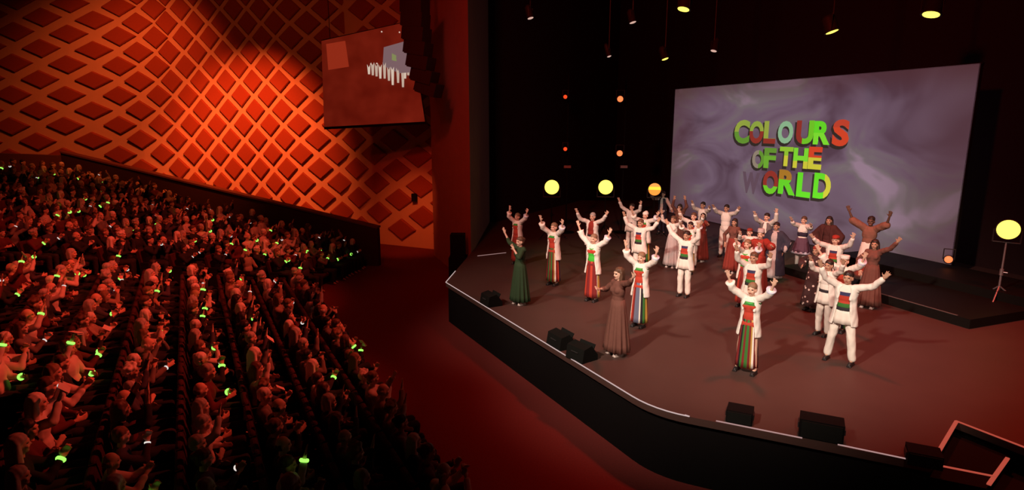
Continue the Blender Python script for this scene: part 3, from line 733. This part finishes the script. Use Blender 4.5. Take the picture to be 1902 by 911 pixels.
BROWN = person_mat((.135, .052, .038), 'brown_dress'); GREEN = person_mat((.020, .042, .016), 'green_dress'); BRED = person_mat((.20, .03, .02), 'dark_red_cloth')
GREYSK = person_mat((.42, .36, .35), 'pale_grey_cloth'); NAVY = person_mat((.03, .03, .05), 'navy_cloth'); PLUM = person_mat((.10, .05, .08), 'plum_plaid'); RUST = person_mat((.20, .088, .060), 'rust_pattern')
REDR = person_mat((.25, .024, .015), 'red_robe'); GREYV = person_mat((.14, .12, .12), 'grey_waistcoat'); DOTS = person_mat((.05, .03, .03), 'dotted_dark')
DKRED = person_mat((.055, .016, .014), 'dark_red_cape')
def dots_mat():
    m = MATS['dotted_dark']; N, L = nodes_of(m); v = N.new('ShaderNodeTexVoronoi'); v.inputs['Scale'].default_value = 9
    tc = N.new('ShaderNodeTexCoord'); L.new(tc.outputs['Object'], v.inputs['Vector']); c = N.new('ShaderNodeValToRGB'); c.color_ramp.interpolation = 'CONSTANT'
    c.color_ramp.elements[0].color = (.6, .5, .45, 1); c.color_ramp.elements[1].position = .24; c.color_ramp.elements[1].color = (.045, .02, .02, 1)
    L.new(v.outputs['Distance'], c.inputs['Fac']); L.new(c.outputs['Color'], N['Principled BSDF'].inputs['Base Color'])
dots_mat()
P_ = performer
P_(961, 397, 1.66, 'woman', (944, 383), (982, 390), 22, 'performer in white jacket and red skirt, arms raised, behind the green dress', hair='fair', style='bun', low=REDR)
P_(966, 441, 1.72, 'dress', (932, 426), (-.02, -.28, 1.42), 38, 'performer in a long dark green dress, one arm raised, leftmost on the stage front', hair='brown', style='bun', top=GREEN, sleeve=.35, headturn=-10)
P_(1029, 415, 1.77, 'woman', (1000, 402), (1047, 411), 18, 'performer in white jacket and striped skirt standing beneath the leftmost yellow lamp', hair='fair', style='bun', low=STR[0])
P_(1101, 396, 1.76, 'man', (1066, 390), (1131, 395), 10, 'performer with arms spread wide, half hidden behind a bright green top', hair='grey', top=REDR)
P_(1103, 436, 1.74, 'woman', (1069, 409), (1138, 427), 16, 'performer in white jacket with bright green top and gold striped skirt', hair='fair', style='bun', top=GREENTOP, low=STR[2])
P_(1150, 498, 1.76, 'dress', (-.30, -.30, 1.22), (1182, 512), 52, 'performer in a long pleated brown dress at the stage front, face in profile', hair='brown', style='bob', top=BROWN, sleeve=.6, headturn=-8)
P_(1192, 470, 1.70, 'woman', (1157, 447), (1225, 462), 14, 'performer in white jacket and striped skirt directly behind the front brown dress', hair='fair', style='bun', low=STR[1])
P_(1190, 408, 1.74, 'man', (1154, 395), (1229, 408), 14, 'man in white jacket with banded shirt, arms spread, behind a striped-skirt performer', skin='tan', hair='brown')
P_(1199, 394, 1.72, 'woman', (1170, 392), (1226, 397), 14, 'performer in a pale headwrap just behind a man with a banded shirt', style=None, hat=(WHITE, 'wrap'), low=STR[1])
P_(1174, 379, 1.72, 'man', (1146, 369), (1193, 376), 20, 'man in white at the back left, dark-haired, both arms raised high', hair='dark', top=WHITE)
P_(1232, 356, 1.76, 'vest', (1205, 362), (1250, 395), 10, 'man in white shirt and dark waistcoat right below the third yellow lamp', hair='dark', coat=NAVY, low=NAVY)
P_(1251, 402, 1.64, 'dress', (1225, 391), (1266, 404), 14, 'performer in a pale grey long skirt at the back left of the crowd', skin='tan', hair='brown', style='bun', top=WHITE, low=GREYSK, sleeve=.8)
P_(1263, 380, 1.68, 'dress', (1251, 364), (1274, 364), 6, 'performer in brown sleeves with both hands straight up by the screen edge', skin='tan', hair='dark', style='bob', top=BROWN, sleeve=.95)
P_(1289, 396, 1.74, 'man', (1257, 390), (1308, 402), 14, 'man in white jacket, arms in a V, behind the white-trousered man', hair='brown')
P_(1283, 413, 1.60, 'woman', (1262, 416), (1306, 414), 14, 'shorter performer in white squeezed behind the white-trousered man', skin='tan', hair='dark', style='bun', low=STR[1])
P_(1276, 430, 1.75, 'man', (1232, 407), (1301, 416), 12, 'man in white jacket and white trousers standing alone left of centre stage', skin='tan', hair='dark')
P_(1306, 376, 1.74, 'vest', (1283, 375), (1319, 386), 16, 'man in a pale shirt at the very back before the screen left edge', skin='tan', hair='dark')
P_(1306, 397, 1.60, 'dress', None, (1317, 420), 20, 'performer in a dark red dress behind the raised white sleeves', skin='tan', hair='dark', style='long', top=BRED, sleeve=.8)
P_(1350, 381, 1.79, 'vest', (1322, 383), (1376, 387), 10, 'man in white shirt and white trousers with raised bent arms before the screen', skin='tan', hair='dark', coat=None)
P_(1365, 407, 1.66, 'dress', None, (1377, 440), 24, 'performer in a long brown dress with dark bobbed hair, mid stage', skin='tan', hair='dark', style='bob', top=BROWN, low=BRED, sleeve=.9)
P_(1425, 397, 1.76, 'vest', (1399, 395), (1445, 390), 14, 'man in pale shirt and grey waistcoat, arms in a V against the screen', hair='dark', coat=GREYV)
P_(1443, 414, 1.72, 'robe', None, None, 10, 'performer in a long dark coat with pale trim beside the red robe', skin='tan', hair='dark', top=GREYSK, coat=NAVY)
P_(1393, 425, 1.58, 'man', (1372, 434), (1414, 440), 10, 'performer in white with a dark red cap, hidden mid crowd', style='short', hair='brown', hat=(BRED, 'cap'))
P_(1414, 428, 1.76, 'robe', (-.36, -.2, 1.28), (1436, 462), 6, 'performer in a bright red robe and pale hat, mid crowd', style='short', hair='brown', top=REDR, hat=(GREYSK, 'fez'))
P_(1389, 446, 1.70, 'woman', (1365, 446), (1414, 456), 12, 'performer in white jacket with green and gold costume, second in the centre line', hair='fair', style='bun', top=GREENTOP, low=STR[2])
P_(1401, 470, 1.74, 'man', (1363, 458), (1436, 474), 10, 'man with banded shirt directly behind the centre front performer', skin='tan', hair='brown')
P_(1398, 527, 1.68, 'woman', (1345, 504), (1445, 523), 8, 'performer in red top and long striped skirt, front of the centre line', hair='fair', style='bun', low=STR[0], stance=.12)
P_(1494, 403, 1.70, 'skirt', (1466, 406), (1508, 420), 14, 'performer in plum skirt with white stockings and dark bodice before the screen', hair='brown', style='bun', low=PLUM)
P_(1541, 403, 1.70, 'robe', None, None, 8, 'performer with long dark hair in a dark red cape before the screen', skin='tan', hair='dark', style='long', top=DKRED, coat=DKRED)
P_(1517, 458, 1.60, 'robe', (-.3, -.15, 1.12), None, 30, 'performer in dark costume with white dots, arms lowered', skin='tan', hair='dark', style='bun', top=DOTS, hat=(BRED, 'wrap'))
P_(1553, 438, 1.74, 'man', (1502, 438), (1590, 437), 10, 'man in white jacket with red cap, arms spread before the rust tunic', hair='brown', hat=(REDR, 'cap'))
P_(1570, 476, 1.70, 'woman', (1512, 457), (1613, 473), 8, 'performer wearing a white crown-like hat directly behind the front man', hair='fair', style='bun', hat=(WHITE, 'crown'), low=STR[1])
P_(1541, 484, 1.66, 'man', (1500, 478), (1570, 486), 34, 'man in long white jacket at the front man\'s left, face turned aside', skin='tan', hair='dark', top=WHITE)
P_(1619, 403, 1.84, 'robe', (1570, 384), (1659, 396), 4, 'tall dark-skinned man in rust patterned tunic, bare arms held high', skin='dark', hair='dark', top=RUST, low=WTROU, sleeve=.2)
P_(1626, 446, 1.71, 'dress', None, (1676, 445), 8, 'performer in a long brown dress, one arm stretched right, beside the riser', skin='tan', hair='dark', style='long', top=BROWN, sleeve=.9)
P_(1577, 505, 1.78, 'man', (1516, 486), (1657, 512), 10, 'man in white with banded shirt striding nearest the stage front, arm stretched right', skin='tan', hair='dark', stance=.22)

# ================================================================== AUDIENCE
SEATM = mat('seat_fabric', (0.045, 0.010, 0.010), 0.9, 0.2, 20); SEATF = mat('seat_frame', (0.012, 0.010, 0.010), 0.6)
TOPS = {'black': mat('top_black', (.018, .016, .016), .85), 'maroon': mat('top_dark_red', (.10, .02, .02), .85), 'grey': mat('top_grey', (.16, .13, .12), .85), 'pale': mat('top_pale', (.60, .50, .46), .85), 'beige': mat('top_beige', (.30, .22, .17), .85), 'navy': mat('top_navy', (.05, .04, .06), .85)}
JEANS = mat('dark_trousers', (.022, .018, .02), .9)
BANDG = emit('wristband_green', (0.30, 1.0, 0.10), 1.6); BANDW = emit('wristband_white', (0.95, 0.86, 0.80), 0.85)
def seated(arms, lean=0.06, headyaw=0.0, headdrop=0.0):
    """one seated pose; returns object names -> baked later"""
    root = empty('template')
    hipz = .52; y0 = .05
    sp = Vector((0, y0 + .04, hipz)); ch = Vector((0, y0 + lean, .83)); nk = Vector((0, y0 + lean - .01, 1.02)); hc = nk + Vector((0, -.025 - headdrop, .175 - headdrop * .6))
    body = MB(); topm = MB(); tr = MB()
    head_prims(body, hc, headyaw); body.cap(nk - Vector((0, 0, .04)), hc - Vector((0, -.01, .05)), .052, .048)
    for mb, g in ((body, -.012), (topm, .014)):
        mb.ell(ch + Vector((0, 0, .03)), (.158 + g, .11 + g, .19 + g)); mb.cap(nk + Vector((-.155, .01, -.06)), nk + Vector((.155, .01, -.06)), .058 + g, .058 + g); mb.ell(sp + Vector((0, 0, .12)), (.145 + g, .115 + g, .18 + g))
    body.ell(sp, (.15, .12, .11)); tr.ell(sp, (.178, .15, .13))
    W = []
    for s in (-1, 1):
        Sh = nk + Vector((s * .175, .01, -.065)); T = Vector(arms[(s + 1) // 2]); E, Wr = ik(Sh, T, s, pole=(.7, .2, -.9)); W.append((E, Wr))
        body.cap(Sh, E, .046, .038); body.cap(E, Wr, .038, .025)
        hand_prims(body, Wr, (Wr - E), s, palm=(-s, 0, 0) if T.z < 1.15 else (0, -1, 0), spread=5)
        topm.cap(Sh + Vector((-s * .02, 0, 0)), E, .066, .058); topm.cap(E, E.lerp(Wr, .82), .058, .044)
        hip = sp + Vector((s * .09, 0, 0)); kn = Vector((s * .11, -.42, .53)); an = Vector((s * .11, -.40, .09))
        for mb, g in ((body, 0), (tr, .018)): mb.cap(hip, kn, .078 + g, .056 + g); mb.cap(kn, an, .056 + g, .036 + g)
        body.cap(an, an + Vector((0, -.11, -.045)), .036, .03)
    o = blob('body', body, SKIN['fair'], root, .0135, 2); o['face'] = [hc.x, hc.y, hc.z, headyaw]
    t = blob('top', topm, TOPS['grey'], root, .016, 2); u = blob('trousers', tr, JEANS, root, .018, 2)
    return dict(root=root, body=o, top=t, trousers=u, hc=hc, yaw=headyaw, wrists=W)
POSES = [('hands in lap', seated([(-.10, -.22, .66), (.10, -.22, .66)])),
         ('clapping', seated([(-.035, -.36, .94), (.035, -.36, .96)], .04)),
         ('clapping', seated([(-.03, -.30, 1.08), (.03, -.31, 1.10)], .03, R(8))),
         ('one hand raised', seated([(-.26, -.14, 1.44), (.09, -.22, .68)], .05)),
         ('leaning forward', seated([(-.12, -.36, .74), (.10, -.36, .74)], -.06, 0, .02)),
         ('arms folded', seated([(.10, -.20, .86), (-.08, -.21, .82)], .08, R(-12))),
         ('chin in hand', seated([(-.05, -.17, 1.08), (.08, -.22, .70)], .02, R(6), .02)),
         ('waving', seated([(-.22, -.22, 1.32), (.20, -.20, 1.36)], .05))]
HAIRS = []
for st in ('short', 'long', 'bob', 'bun', 'bald', 'curly'):
    r_ = empty('template'); mb = MB(); hair_prims(mb, Vector((0, 0, 0)), 0, st); HAIRS.append((st, r_, blob('hair', mb, H_['brown'], r_, .015, 2)))
bake_all()
def torus_mesh():
    mb = MB(); n, m = 12, 6; v = []; f = []
    for i in range(n):
        a = 2 * math.pi * i / n
        for j in range(m):
            c = 2 * math.pi * j / m; v.append(((.042 + .014 * math.cos(c)) * math.cos(a), (.042 + .014 * math.cos(c)) * math.sin(a), .021 * math.sin(c)))
    for i in range(n):
        for j in range(m): f.append((i * m + j, ((i + 1) % n) * m + j, ((i + 1) % n) * m + (j + 1) % m, i * m + (j + 1) % m))
    mb.add(v, f); return mb.mesh('wristband', BANDG, True)
WB = torus_mesh()
ms = MB(); ms.box((0, .0, .40), (.50, .46, .10)); ms.cap((-.2, -.20, .42), (.2, -.20, .42), .055, .055); SEAT_C = ms.mesh('seat_cushion', SEATM, False)
ms = MB(); ms.box((0, .30, .70), (.50, .09, .56), Matrix.Rotation(R(-10), 3, 'X')); ms.cap((-.19, .35, .96), (.19, .35, .96), .05, .05); SEAT_B = ms.mesh('backrest', SEATM, False)
ms = MB(); ms.box((-.265, .06, .62), (.05, .42, .05)); ms.box((-.265, .12, .30), (.04, .30, .60)); SEAT_A = ms.mesh('armrest', SEATF, False)
ORD = ['zeroth', 'first', 'second', 'third', 'fourth', 'fifth', 'sixth', 'seventh', 'eighth', 'ninth', 'tenth', 'eleventh', 'twelfth', 'thirteenth', 'fourteenth', 'fifteenth', 'sixteenth', 'seventeenth', 'eighteenth', 'nineteenth', 'twentieth']
def ordn(i): return ORD[i] if i <= 20 else ('twenty-' + ORD[i - 20] if i < 30 else ('thirtieth' if i == 30 else 'thirty-' + ORD[i - 30]))
PEOPLE = []
def obmat(o, m):
    o.material_slots[0].link = 'OBJECT'; o.material_slots[0].material = m
rnd = random.Random(11)
def spectator(pos, face, block, row, seatno):
    rz = math.atan2(face.x, -face.y) + R(rnd.gauss(0, 10)); jit = Vector((rnd.uniform(-.05, .05), rnd.uniform(-.05, .05), 0))
    s = empty('theatre_seat', pos, math.atan2(face.x, -face.y)); tag(s, 'dark upholstered theatre seat mostly hidden beneath a seated spectator', 'seat', 'seats in the stalls')
    put('seat_cushion', SEAT_C, s); put('backrest', SEAT_B, s); put('armrest', SEAT_A, s)
    if rnd.random() < .03: return
    pi = rnd.choices(range(8), (12, 22, 20, 13, 6, 6, 6, 13))[0]; pn, ps = POSES[pi]
    st, _, ho = rnd.choices(HAIRS, (30, 16, 20, 12, 14, 10))[0]
    hcn = rnd.choices(('dark', 'brown', 'grey', 'white', 'fair'), (14, 24, 26, 24, 14))[0]
    tn = rnd.choices(list(TOPS), (36, 18, 12, 14, 8, 20))[0]
    k = rnd.uniform(.92, 1.08)
    pos = pos + jit
    root = empty('person', pos, rz, k)
    hdesc = {'dark': 'dark-haired', 'brown': 'brown-haired', 'grey': 'grey-haired', 'white': 'white-haired', 'fair': 'fair-haired'}[hcn]
    if st == 'bald': hdesc = 'balding'
    tag(root, '%s spectator in %s top, %s, %s block %s row, %s from aisle' % (hdesc, tn, pn, block, ordn(row), ordn(seatno)), 'person', 'seated audience members')
    bo = put('body', ps['body'].data, root); obmat(bo, SKIN['fair'] if rnd.random() < .8 else SKIN['tan'])
    to = put('top', ps['top'].data, root); obmat(to, TOPS[tn])
    put('trousers', ps['trousers'].data, root)
    h = put('hair', ho.data, root, ps['hc'], (0, 0, ps['yaw'])); obmat(h, H_[hcn])
    Mw = Matrix.Translation(pos) @ Matrix.Rotation(rz, 4, 'Z') @ Matrix.Scale(k, 4)
    ws = []
    for E_, W_2 in ps['wrists']:
        c = E_.lerp(W_2, .93); ws.append((px(Mw @ c), c, (W_2 - E_)))
    PEOPLE.append((root, ws, Mw))
def visible(p):
    x, y = px(p + Vector((0, 0, 1.15))); x2, y2 = px(p + Vector((0, 0, .6)))
    return -10 < x < 1900 and y < 918
for k in range(NROW):
    s = 2.6 - PITCHR * k
    for i in range(34):
        t = 19.1 - i * .56 - (.28 if k % 2 else 0)
        if t < 1.5: break
        p = TOSTAGE * s + ROWDIR * t; p.z = .18 * k
        if visible(p): spectator(p, TOSTAGE, 'near', k + 1, i + 1)
for k in range(17):
    d0 = 0.55 + PITCHR * k; a = A0 + AD * (d0 - .05); c = B0 + BD * (d0 - .05); d = (c - a); L = d.length; d.normalize(); face = Vector((d.y, -d.x, 0))
    if face.x < 0: face = -face
    n = int((L - .7) / .57)
    for i in range(n + 1):
        p = a + d * (.42 + i * .57 + (.14 if k % 2 else 0)); p.z = .18 * k
        if visible(p): spectator(p, face, 'far', k + 1, i + 1)
# the light-up wristbands, matched to the photo's points of light
def cr(pts, ox, oy, s): return [(ox + x / s, oy + y / s) for x, y in pts]
green = cr([(25, 184), (228, 184), (290, 173), (335, 177), (460, 224), (575, 251), (572, 293), (503, 305), (196, 344), (553, 368), (627, 390), (318, 397), (302, 434), (402, 434), (476, 417), (834, 469), (755, 503), (247, 564), (236, 651), (130, 730), (260, 760), (675, 698), (628, 742), (538, 745), (450, 758), (1030, 766), (782, 893), (960, 397)], 0, 260, 3.037)
green += cr([(200, 351), (223, 380), (115, 441), (314, 466), (366, 530), (535, 400), (535, 444), (460, 440), (451, 568), (712, 476), (736, 533), (718, 575), (821, 518), (825, 557), (668, 597), (983, 604), (917, 610), (603, 625), (313, 650), (345, 762), (110, 722), (45, 834), (66, 863)], 330, 300, 3.037)
green += cr([(113, 68), (92, 140), (52, 167), (312, 181), (417, 60), (560, 272), (507, 342), (478, 387), (120, 416), (154, 525), (73, 635), (303, 769), (788, 890)], 0, 540, 2.455)
green += cr([(100, 128), (360, 118), (165, 238), (383, 310), (402, 360), (122, 420), (402, 452), (75, 513), (422, 575), (735, 418), (750, 512), (788, 722), (862, 248)], 300, 560, 2.594) + [(657, 664), (701, 730)]
white = cr([(75, 104), (550, 187), (223, 272), (638, 257), (840, 349), (876, 425), (1018, 475), (588, 484), (33, 512), (327, 609), (933, 615), (1015, 682), (805, 705), (70, 805), (342, 848), (588, 875), (670, 797), (478, 383)], 0, 260, 3.037)
white += cr([(62, 255), (188, 260), (288, 316), (283, 397), (412, 320), (612, 440), (250, 567), (135, 522), (15, 560), (155, 692), (423, 712), (608, 546), (550, 552), (935, 465), (985, 478), (693, 800), (683, 903), (322, 845), (573, 848), (815, 448), (500, 683), (535, 660)], 330, 300, 3.037)
white += cr([(597, 195), (273, 362), (247, 282), (827, 343), (752, 712)], 0, 540, 2.455) + cr([(363, 242), (453, 803)], 300, 560, 2.594)
used = set()
for pts, m in ((green, BANDG), (white, BANDW)):
    for gx, gy in pts:
        best = None
        for i, (root, ws, _m) in enumerate(PEOPLE):
            for j, (q, c, dr) in enumerate(ws):
                if (i, j) in used: continue
                e = (q[0] - gx) ** 2 + (q[1] - gy) ** 2 + (500 if c.z < .85 else 0)
                if best is None or e < best[0]: best = (e, i, j)
        if best and best[0] < 45 ** 2:
            _, i, j = best; used.add((i, j)); root, ws, _m = PEOPLE[i]; q, c, dr = ws[j]
            o = put('wristband', WB, root, c); o.rotation_euler = dr.to_track_quat('Z', 'Y').to_euler(); obmat(o, m); o.scale = (1, 1, 1) if m == BANDG else (.75, .75, .6); o['label'] = 'glowing %s light-up wristband' % ('green' if m == BANDG else 'white')
PAPER = mat('programme_paper', (.70, .60, .56), .8)
pm = MB(); pm.box((0, 0, .0), (.21, .006, .15)); pm.box((0, .012, -.004), (.205, .004, .142), Matrix.Rotation(R(9), 3, 'X')); PAPM = pm.mesh('programme', PAPER)
for gx, gy in ((155, 630), (178, 598), (279, 588), (200, 690), (169, 778), (477, 733), (358, 672), (45, 500), (300, 478), (400, 560), (520, 640), (666, 660)):
    best = min(((ws[j][0][0] - gx) ** 2 + (ws[j][0][1] - gy) ** 2, i, j) for i, (r0, ws, _m) in enumerate(PEOPLE) for j in (0, 1) if (i, 9) not in used and 'lap' not in r0['label'])
    _, i, j = best; used.add((i, 9)); r0, ws, Mw = PEOPLE[i]; c = Mw @ (ws[j][1] + ws[j][2].normalized() * .13 + Vector((0, -.03, .03)))
    o = put('programme', PAPM, None, c, (R(-50 + rnd.uniform(-25, 25)), R(rnd.uniform(-20, 20)), r0.rotation_euler.z)); bits = r0['label'].split(', ')
    tag(o, 'pale folded programme held by a spectator, ' + ', '.join(bits[-2:]), 'programme', 'programmes in the audience')
for _, ps in POSES:
    for k in ('body', 'top', 'trousers', 'root'): bpy.data.objects.remove(ps[k])
for _, r_, ho in HAIRS: bpy.data.objects.remove(ho); bpy.data.objects.remove(r_)
print('SPECTATORS', len(PEOPLE))

# ================================================================== LAMPS AND STAGE GEAR
YEL = emit('lamp_yellow', (1.0, 0.82, 0.10), 2.2); AMBER = emit('lamp_amber', (1.0, 0.50, 0.10), 0.9); REDL = emit('lamp_red', (1.0, 0.07, 0.015), 1.1); ORL = emit('lamp_orange', (1.0, 0.20, 0.06), 1.5); PALE = emit('lamp_pale', (0.9, 0.55, 0.45), 0.75)
def frame_to(p, aim):
    return (Vector(aim) - Vector(p)).to_track_quat('Z', 'Y').to_matrix().to_4x4()
def disc_lamp(x, y, Y, rad, label, lens=YEL, metal=BLACK, power=0):
    c = at_y(x, y, Y); r_ = empty('floor_lamp', (c.x, c.y, STZ)); tag(r_, label, 'stage lamp', 'round yellow stage lamps')
    h = c.z - STZ; q = frame_to(c, Vector((0, 2, 4.5))); M = Matrix.Translation((0, 0, h)) @ q
    MB().lathe([(rad * .55, -rad * 1.1), (rad * .9, -rad * .6), (rad * 1.08, -.02), (rad * 1.08, .03), (rad * 1.0, .03), (rad * .99, -.01)], 28, M).build('housing', DARKM, r_, True)
    MB().lathe([(rad * .985, -.008), (rad * .97, .012), (rad * .7, .03), (rad * .3, .04)], 28, M).build('lens', lens, r_, True)
    yk = MB(); sx = (q @ Vector((1, 0, 0))); sx = Vector((sx.x, sx.y, 0)).normalized(); bt = Vector((0, 0, h - rad * 1.35))
    for s in (-1, 1): yk.tube(Vector((0, 0, h)) + sx * s * rad * 1.14, bt + sx * s * rad * 1.14, .02)
    yk.tube(bt - sx * rad * 1.16, bt + sx * rad * 1.16, .02); yk.build('yoke', DARKM, r_)
    MB().tube((0, 0, .35), bt, .026, .02, 12).build('pole', metal, r_); MB().tube((0, 0, h * .42), (0, 0, h * .50), .042, .042, 12).build('collar', metal, r_)
    MB().tube((0, 0, h * .46), sx * .12 + Vector((0, 0, h * .46)), .018).build('clamp_knob', metal, r_)
    for i in range(3):
        a = R(100 + 120 * i); e = Vector((.62 * math.cos(a), .62 * math.sin(a), .03)); MB().tube((0, 0, .55), e, .018, .016, 8).build('leg', metal, r_); MB().ell(e, (.035, .035, .03)).build('rubber_foot', PSHOE if metal is METAL else DARKM, r_)
    return c
disc_lamp(1025, 348, 24.0, .285, 'round yellow stage lamp on a stand, leftmost of the three at the back')
disc_lamp(1125, 348, 24.0, .285, 'round yellow stage lamp on a stand, middle of the three at the back')
disc_lamp(1216, 352, 24.0, .245, 'dimmer amber stage lamp partly hidden behind the man in a waistcoat', ramp_mat('lamp_split', 'Z', [(0, (1., .33, .05)), (.36, (1.0, .74, .06)), (.60, (1., .36, .08))], -.25 + 1.99, .25 + 1.99, emission=1.0))
disc_lamp(1873, 427, 14.6, .235, 'large yellow stage lamp on a pale tripod stand at the far right', metal=METAL)
def small_lamp(name, p, label, lens, rad, group, aim=(0, 0, 4.5), drop=None, cat='stage lamp', body=1.0, squash=1.0):
    r_ = empty(name, p); tag(r_, label, cat, group); q = frame_to(p, aim); M = q
    MB().lathe([(rad * .6, -.42 * body), (rad * 1.15, -.34 * body), (rad * 1.15, .0), (rad * 1.3, .03), (rad * 1.05, .03)], 16, M).build('housing', DARKM, r_, True)
    MB().lathe([(rad * 1.03, .0), (rad * 1.0, .04), (rad * .6, .055)], 16, M).build('lens', lens, r_, True)
    yk = MB(); sx = q @ Vector((1, 0, 0)); sx = Vector((sx.x, sx.y, 0)).normalized() * rad * 1.35
    top = Vector((0, 0, rad * 2 + .1))
    for s in (-1, 1): yk.tube(sx * s, top + sx * s, .014, n=6)
    yk.tube(top - sx, top + sx, .014, n=6); yk.build('yoke', DARKM, r_)
    if drop: MB().tube(top, top + Vector((0, 0, drop)), .02, n=8).build('hanging_pipe', DARKM, r_)
    return r_
for x in (1050, 1152):
    pb_ = at_y(x + 1, 440, 25.2); bm = empty('lighting_boom', (pb_.x, 25.2, STZ)); tag(bm, 'dark vertical lighting boom carrying two red lamps, %s of the pair' % ('left' if x == 1050 else 'right'), 'boom')
    MB().tube((0, 0, .02), (0, 0, 6.4), .03).build('pole', BLACK, bm); MB().lathe([(.35, 0), (.35, .03), (.05, .06)], 16).build('base_plate', BLACK, bm)
    MB().box((0, -.12, 2.75), (.28, .14, .1)).build('junction_box', METAL, bm)
for x, y, r0, m, lab in ((1050, 180, .075, REDL, 'upper red lamp on the left lighting boom'), (1050, 277, .075, REDL, 'lower red lamp on the left lighting boom'), (1152, 184, .115, ORL, 'upper orange-red lamp on the right lighting boom'), (1151, 285, .115, ORL, 'lower orange-red lamp on the right lighting boom')):
    small_lamp('boom_lamp', at_y(x, y, 24.75), lab, m, r0, 'red lamps on the booms')
hung = [(1270, 15, .15, YEL, 'yellow overhead lamp at the top edge above the stage left'), (1545, 57, .15, YEL, 'yellow overhead lamp above the middle of the screen'), (1730, 25, .20, YEL, 'brightest yellow overhead lamp at the top right'),
        (1235, 108, .11, YEL, 'small yellow overhead lamp just left of the screen top'), (1326, 93, .10, PALE, 'faint pinkish overhead lamp above the screen top left'), (985, 32, .10, PALE, 'faint pale overhead lamp nearest the proscenium'), (1175, 40, .11, PALE, 'faint pinkish overhead lamp high above the booms'), (1131, 103, .07, PALE, 'tiny pale overhead lamp above the right boom')]
for x, y, r0, m, lab in hung:
    Y = 17.0 if y < 80 and x > 1200 else 22.0
    p = at_y(x, y, Y); small_lamp('overhead_lamp', p, lab, m, r0, 'lamps hung over the stage', aim=(p.x + (2 if x % 2 else -2), p.y - 1.2, STZ), drop=max(.3, ZTOP - .02 - p.z - r0 * 2 - .1))
fp = at_z(1757, 516, STZ + .0); fp = fp - Vector((fp.x, fp.y, 0)).normalized() * .6
fl = small_lamp('floor_lamp', Vector((fp.x, fp.y, STZ + .22 + .44)), 'small red-lit lamp standing on the riser by the screen corner', ORL, .10, 'lamps on the floor', body=.7)
pb2 = fl.location
# monitors and front fill speakers
def wedge(x, y, wd, label, ang):
    p = at_z(x, y, STZ); r_ = empty('stage_monitor', (p.x, p.y, STZ), ang, .78); tag(r_, label, 'monitor', 'wedge monitors along the stage edge')
    prof = [(-.26, 0), (.26, 0), (.26, .14), (.05, .40), (-.20, .34)]; v = [(sx * wd / 2, a, z) for sx in (-1, 1) for a, z in prof]
    bb = MB(); bb.add(v, [(4, 3, 2, 1, 0), (5, 6, 7, 8, 9)] + [(i, (i + 1) % 5, 5 + (i + 1) % 5, 5 + i) for i in range(5)]); bb.build('cabinet', mat('monitor_black', (.006, .006, .005), .85, spec=.1), r_)
    n = Vector((0, .26, .21)).normalized(); c = Vector((0, .155, .27)); bb = MB(); bb.box(c, (wd * .86, .02, .28), Matrix.Rotation(math.atan2(.26, .21) - math.pi / 2 + R(90), 3, 'X') @ Matrix.Rotation(R(-78), 3, 'X'))
    bb.build('grille', mat('grille_black', (.007, .007, .006), .8, spec=.1), r_); bb = MB(); bb.tube((-wd * .2, -.235, .22), (wd * .2, -.235, .22), .015); bb.build('handle', DARKM, r_)
fa = math.atan2(TOSTAGE.y, TOSTAGE.x) - math.pi / 2
wedge(912, 566, .62, 'black wedge monitor on the stage edge near the green dress', fa); wedge(1042, 643, .66, 'black wedge monitor on the stage edge left of the brown dress', fa); wedge(1080, 666, .62, 'black wedge monitor at the stage edge, nearest the brown dress', fa + .15)
def fill(x0, x1, ytop, ybot, label):
    p = at_z((x0 + x1) / 2, ybot, STZ); k = p.y / math.cos(PITCH) / FPX; wd = (x1 - x0) * k; ht = (at_y((x0 + x1) / 2, ytop, p.y).z - STZ) * .66
    an = math.atan2(front_dir.y, front_dir.x); r_ = empty('fill_speaker', (p.x, p.y, STZ), an); tag(r_, label, 'loudspeaker', 'front fill loudspeakers')
    y_ = .24
    y_ = .18; MB().box((0, y_, ht / 2), (wd, .30, ht)).build('cabinet', BLACK, r_); MB().box((0, y_ - .16, ht / 2), (wd * .92, .02, ht * .86)).build('grille', mat('grille_black', (.007, .007, .006), .8, spec=.1), r_)
    for s in (-1, 1): MB().box((s * wd * .52, y_, ht * .55), (.02, .16, .08)).build('side_handle', DARKM, r_)
fill(1347, 1396, 756, 790, 'smallest black loudspeaker box on the stage front edge'); fill(1484, 1564, 770, 822, 'wide black loudspeaker box in the middle of the stage front edge'); fill(1688, 1748, 836, 872, 'black loudspeaker box next to the sunken stage steps')
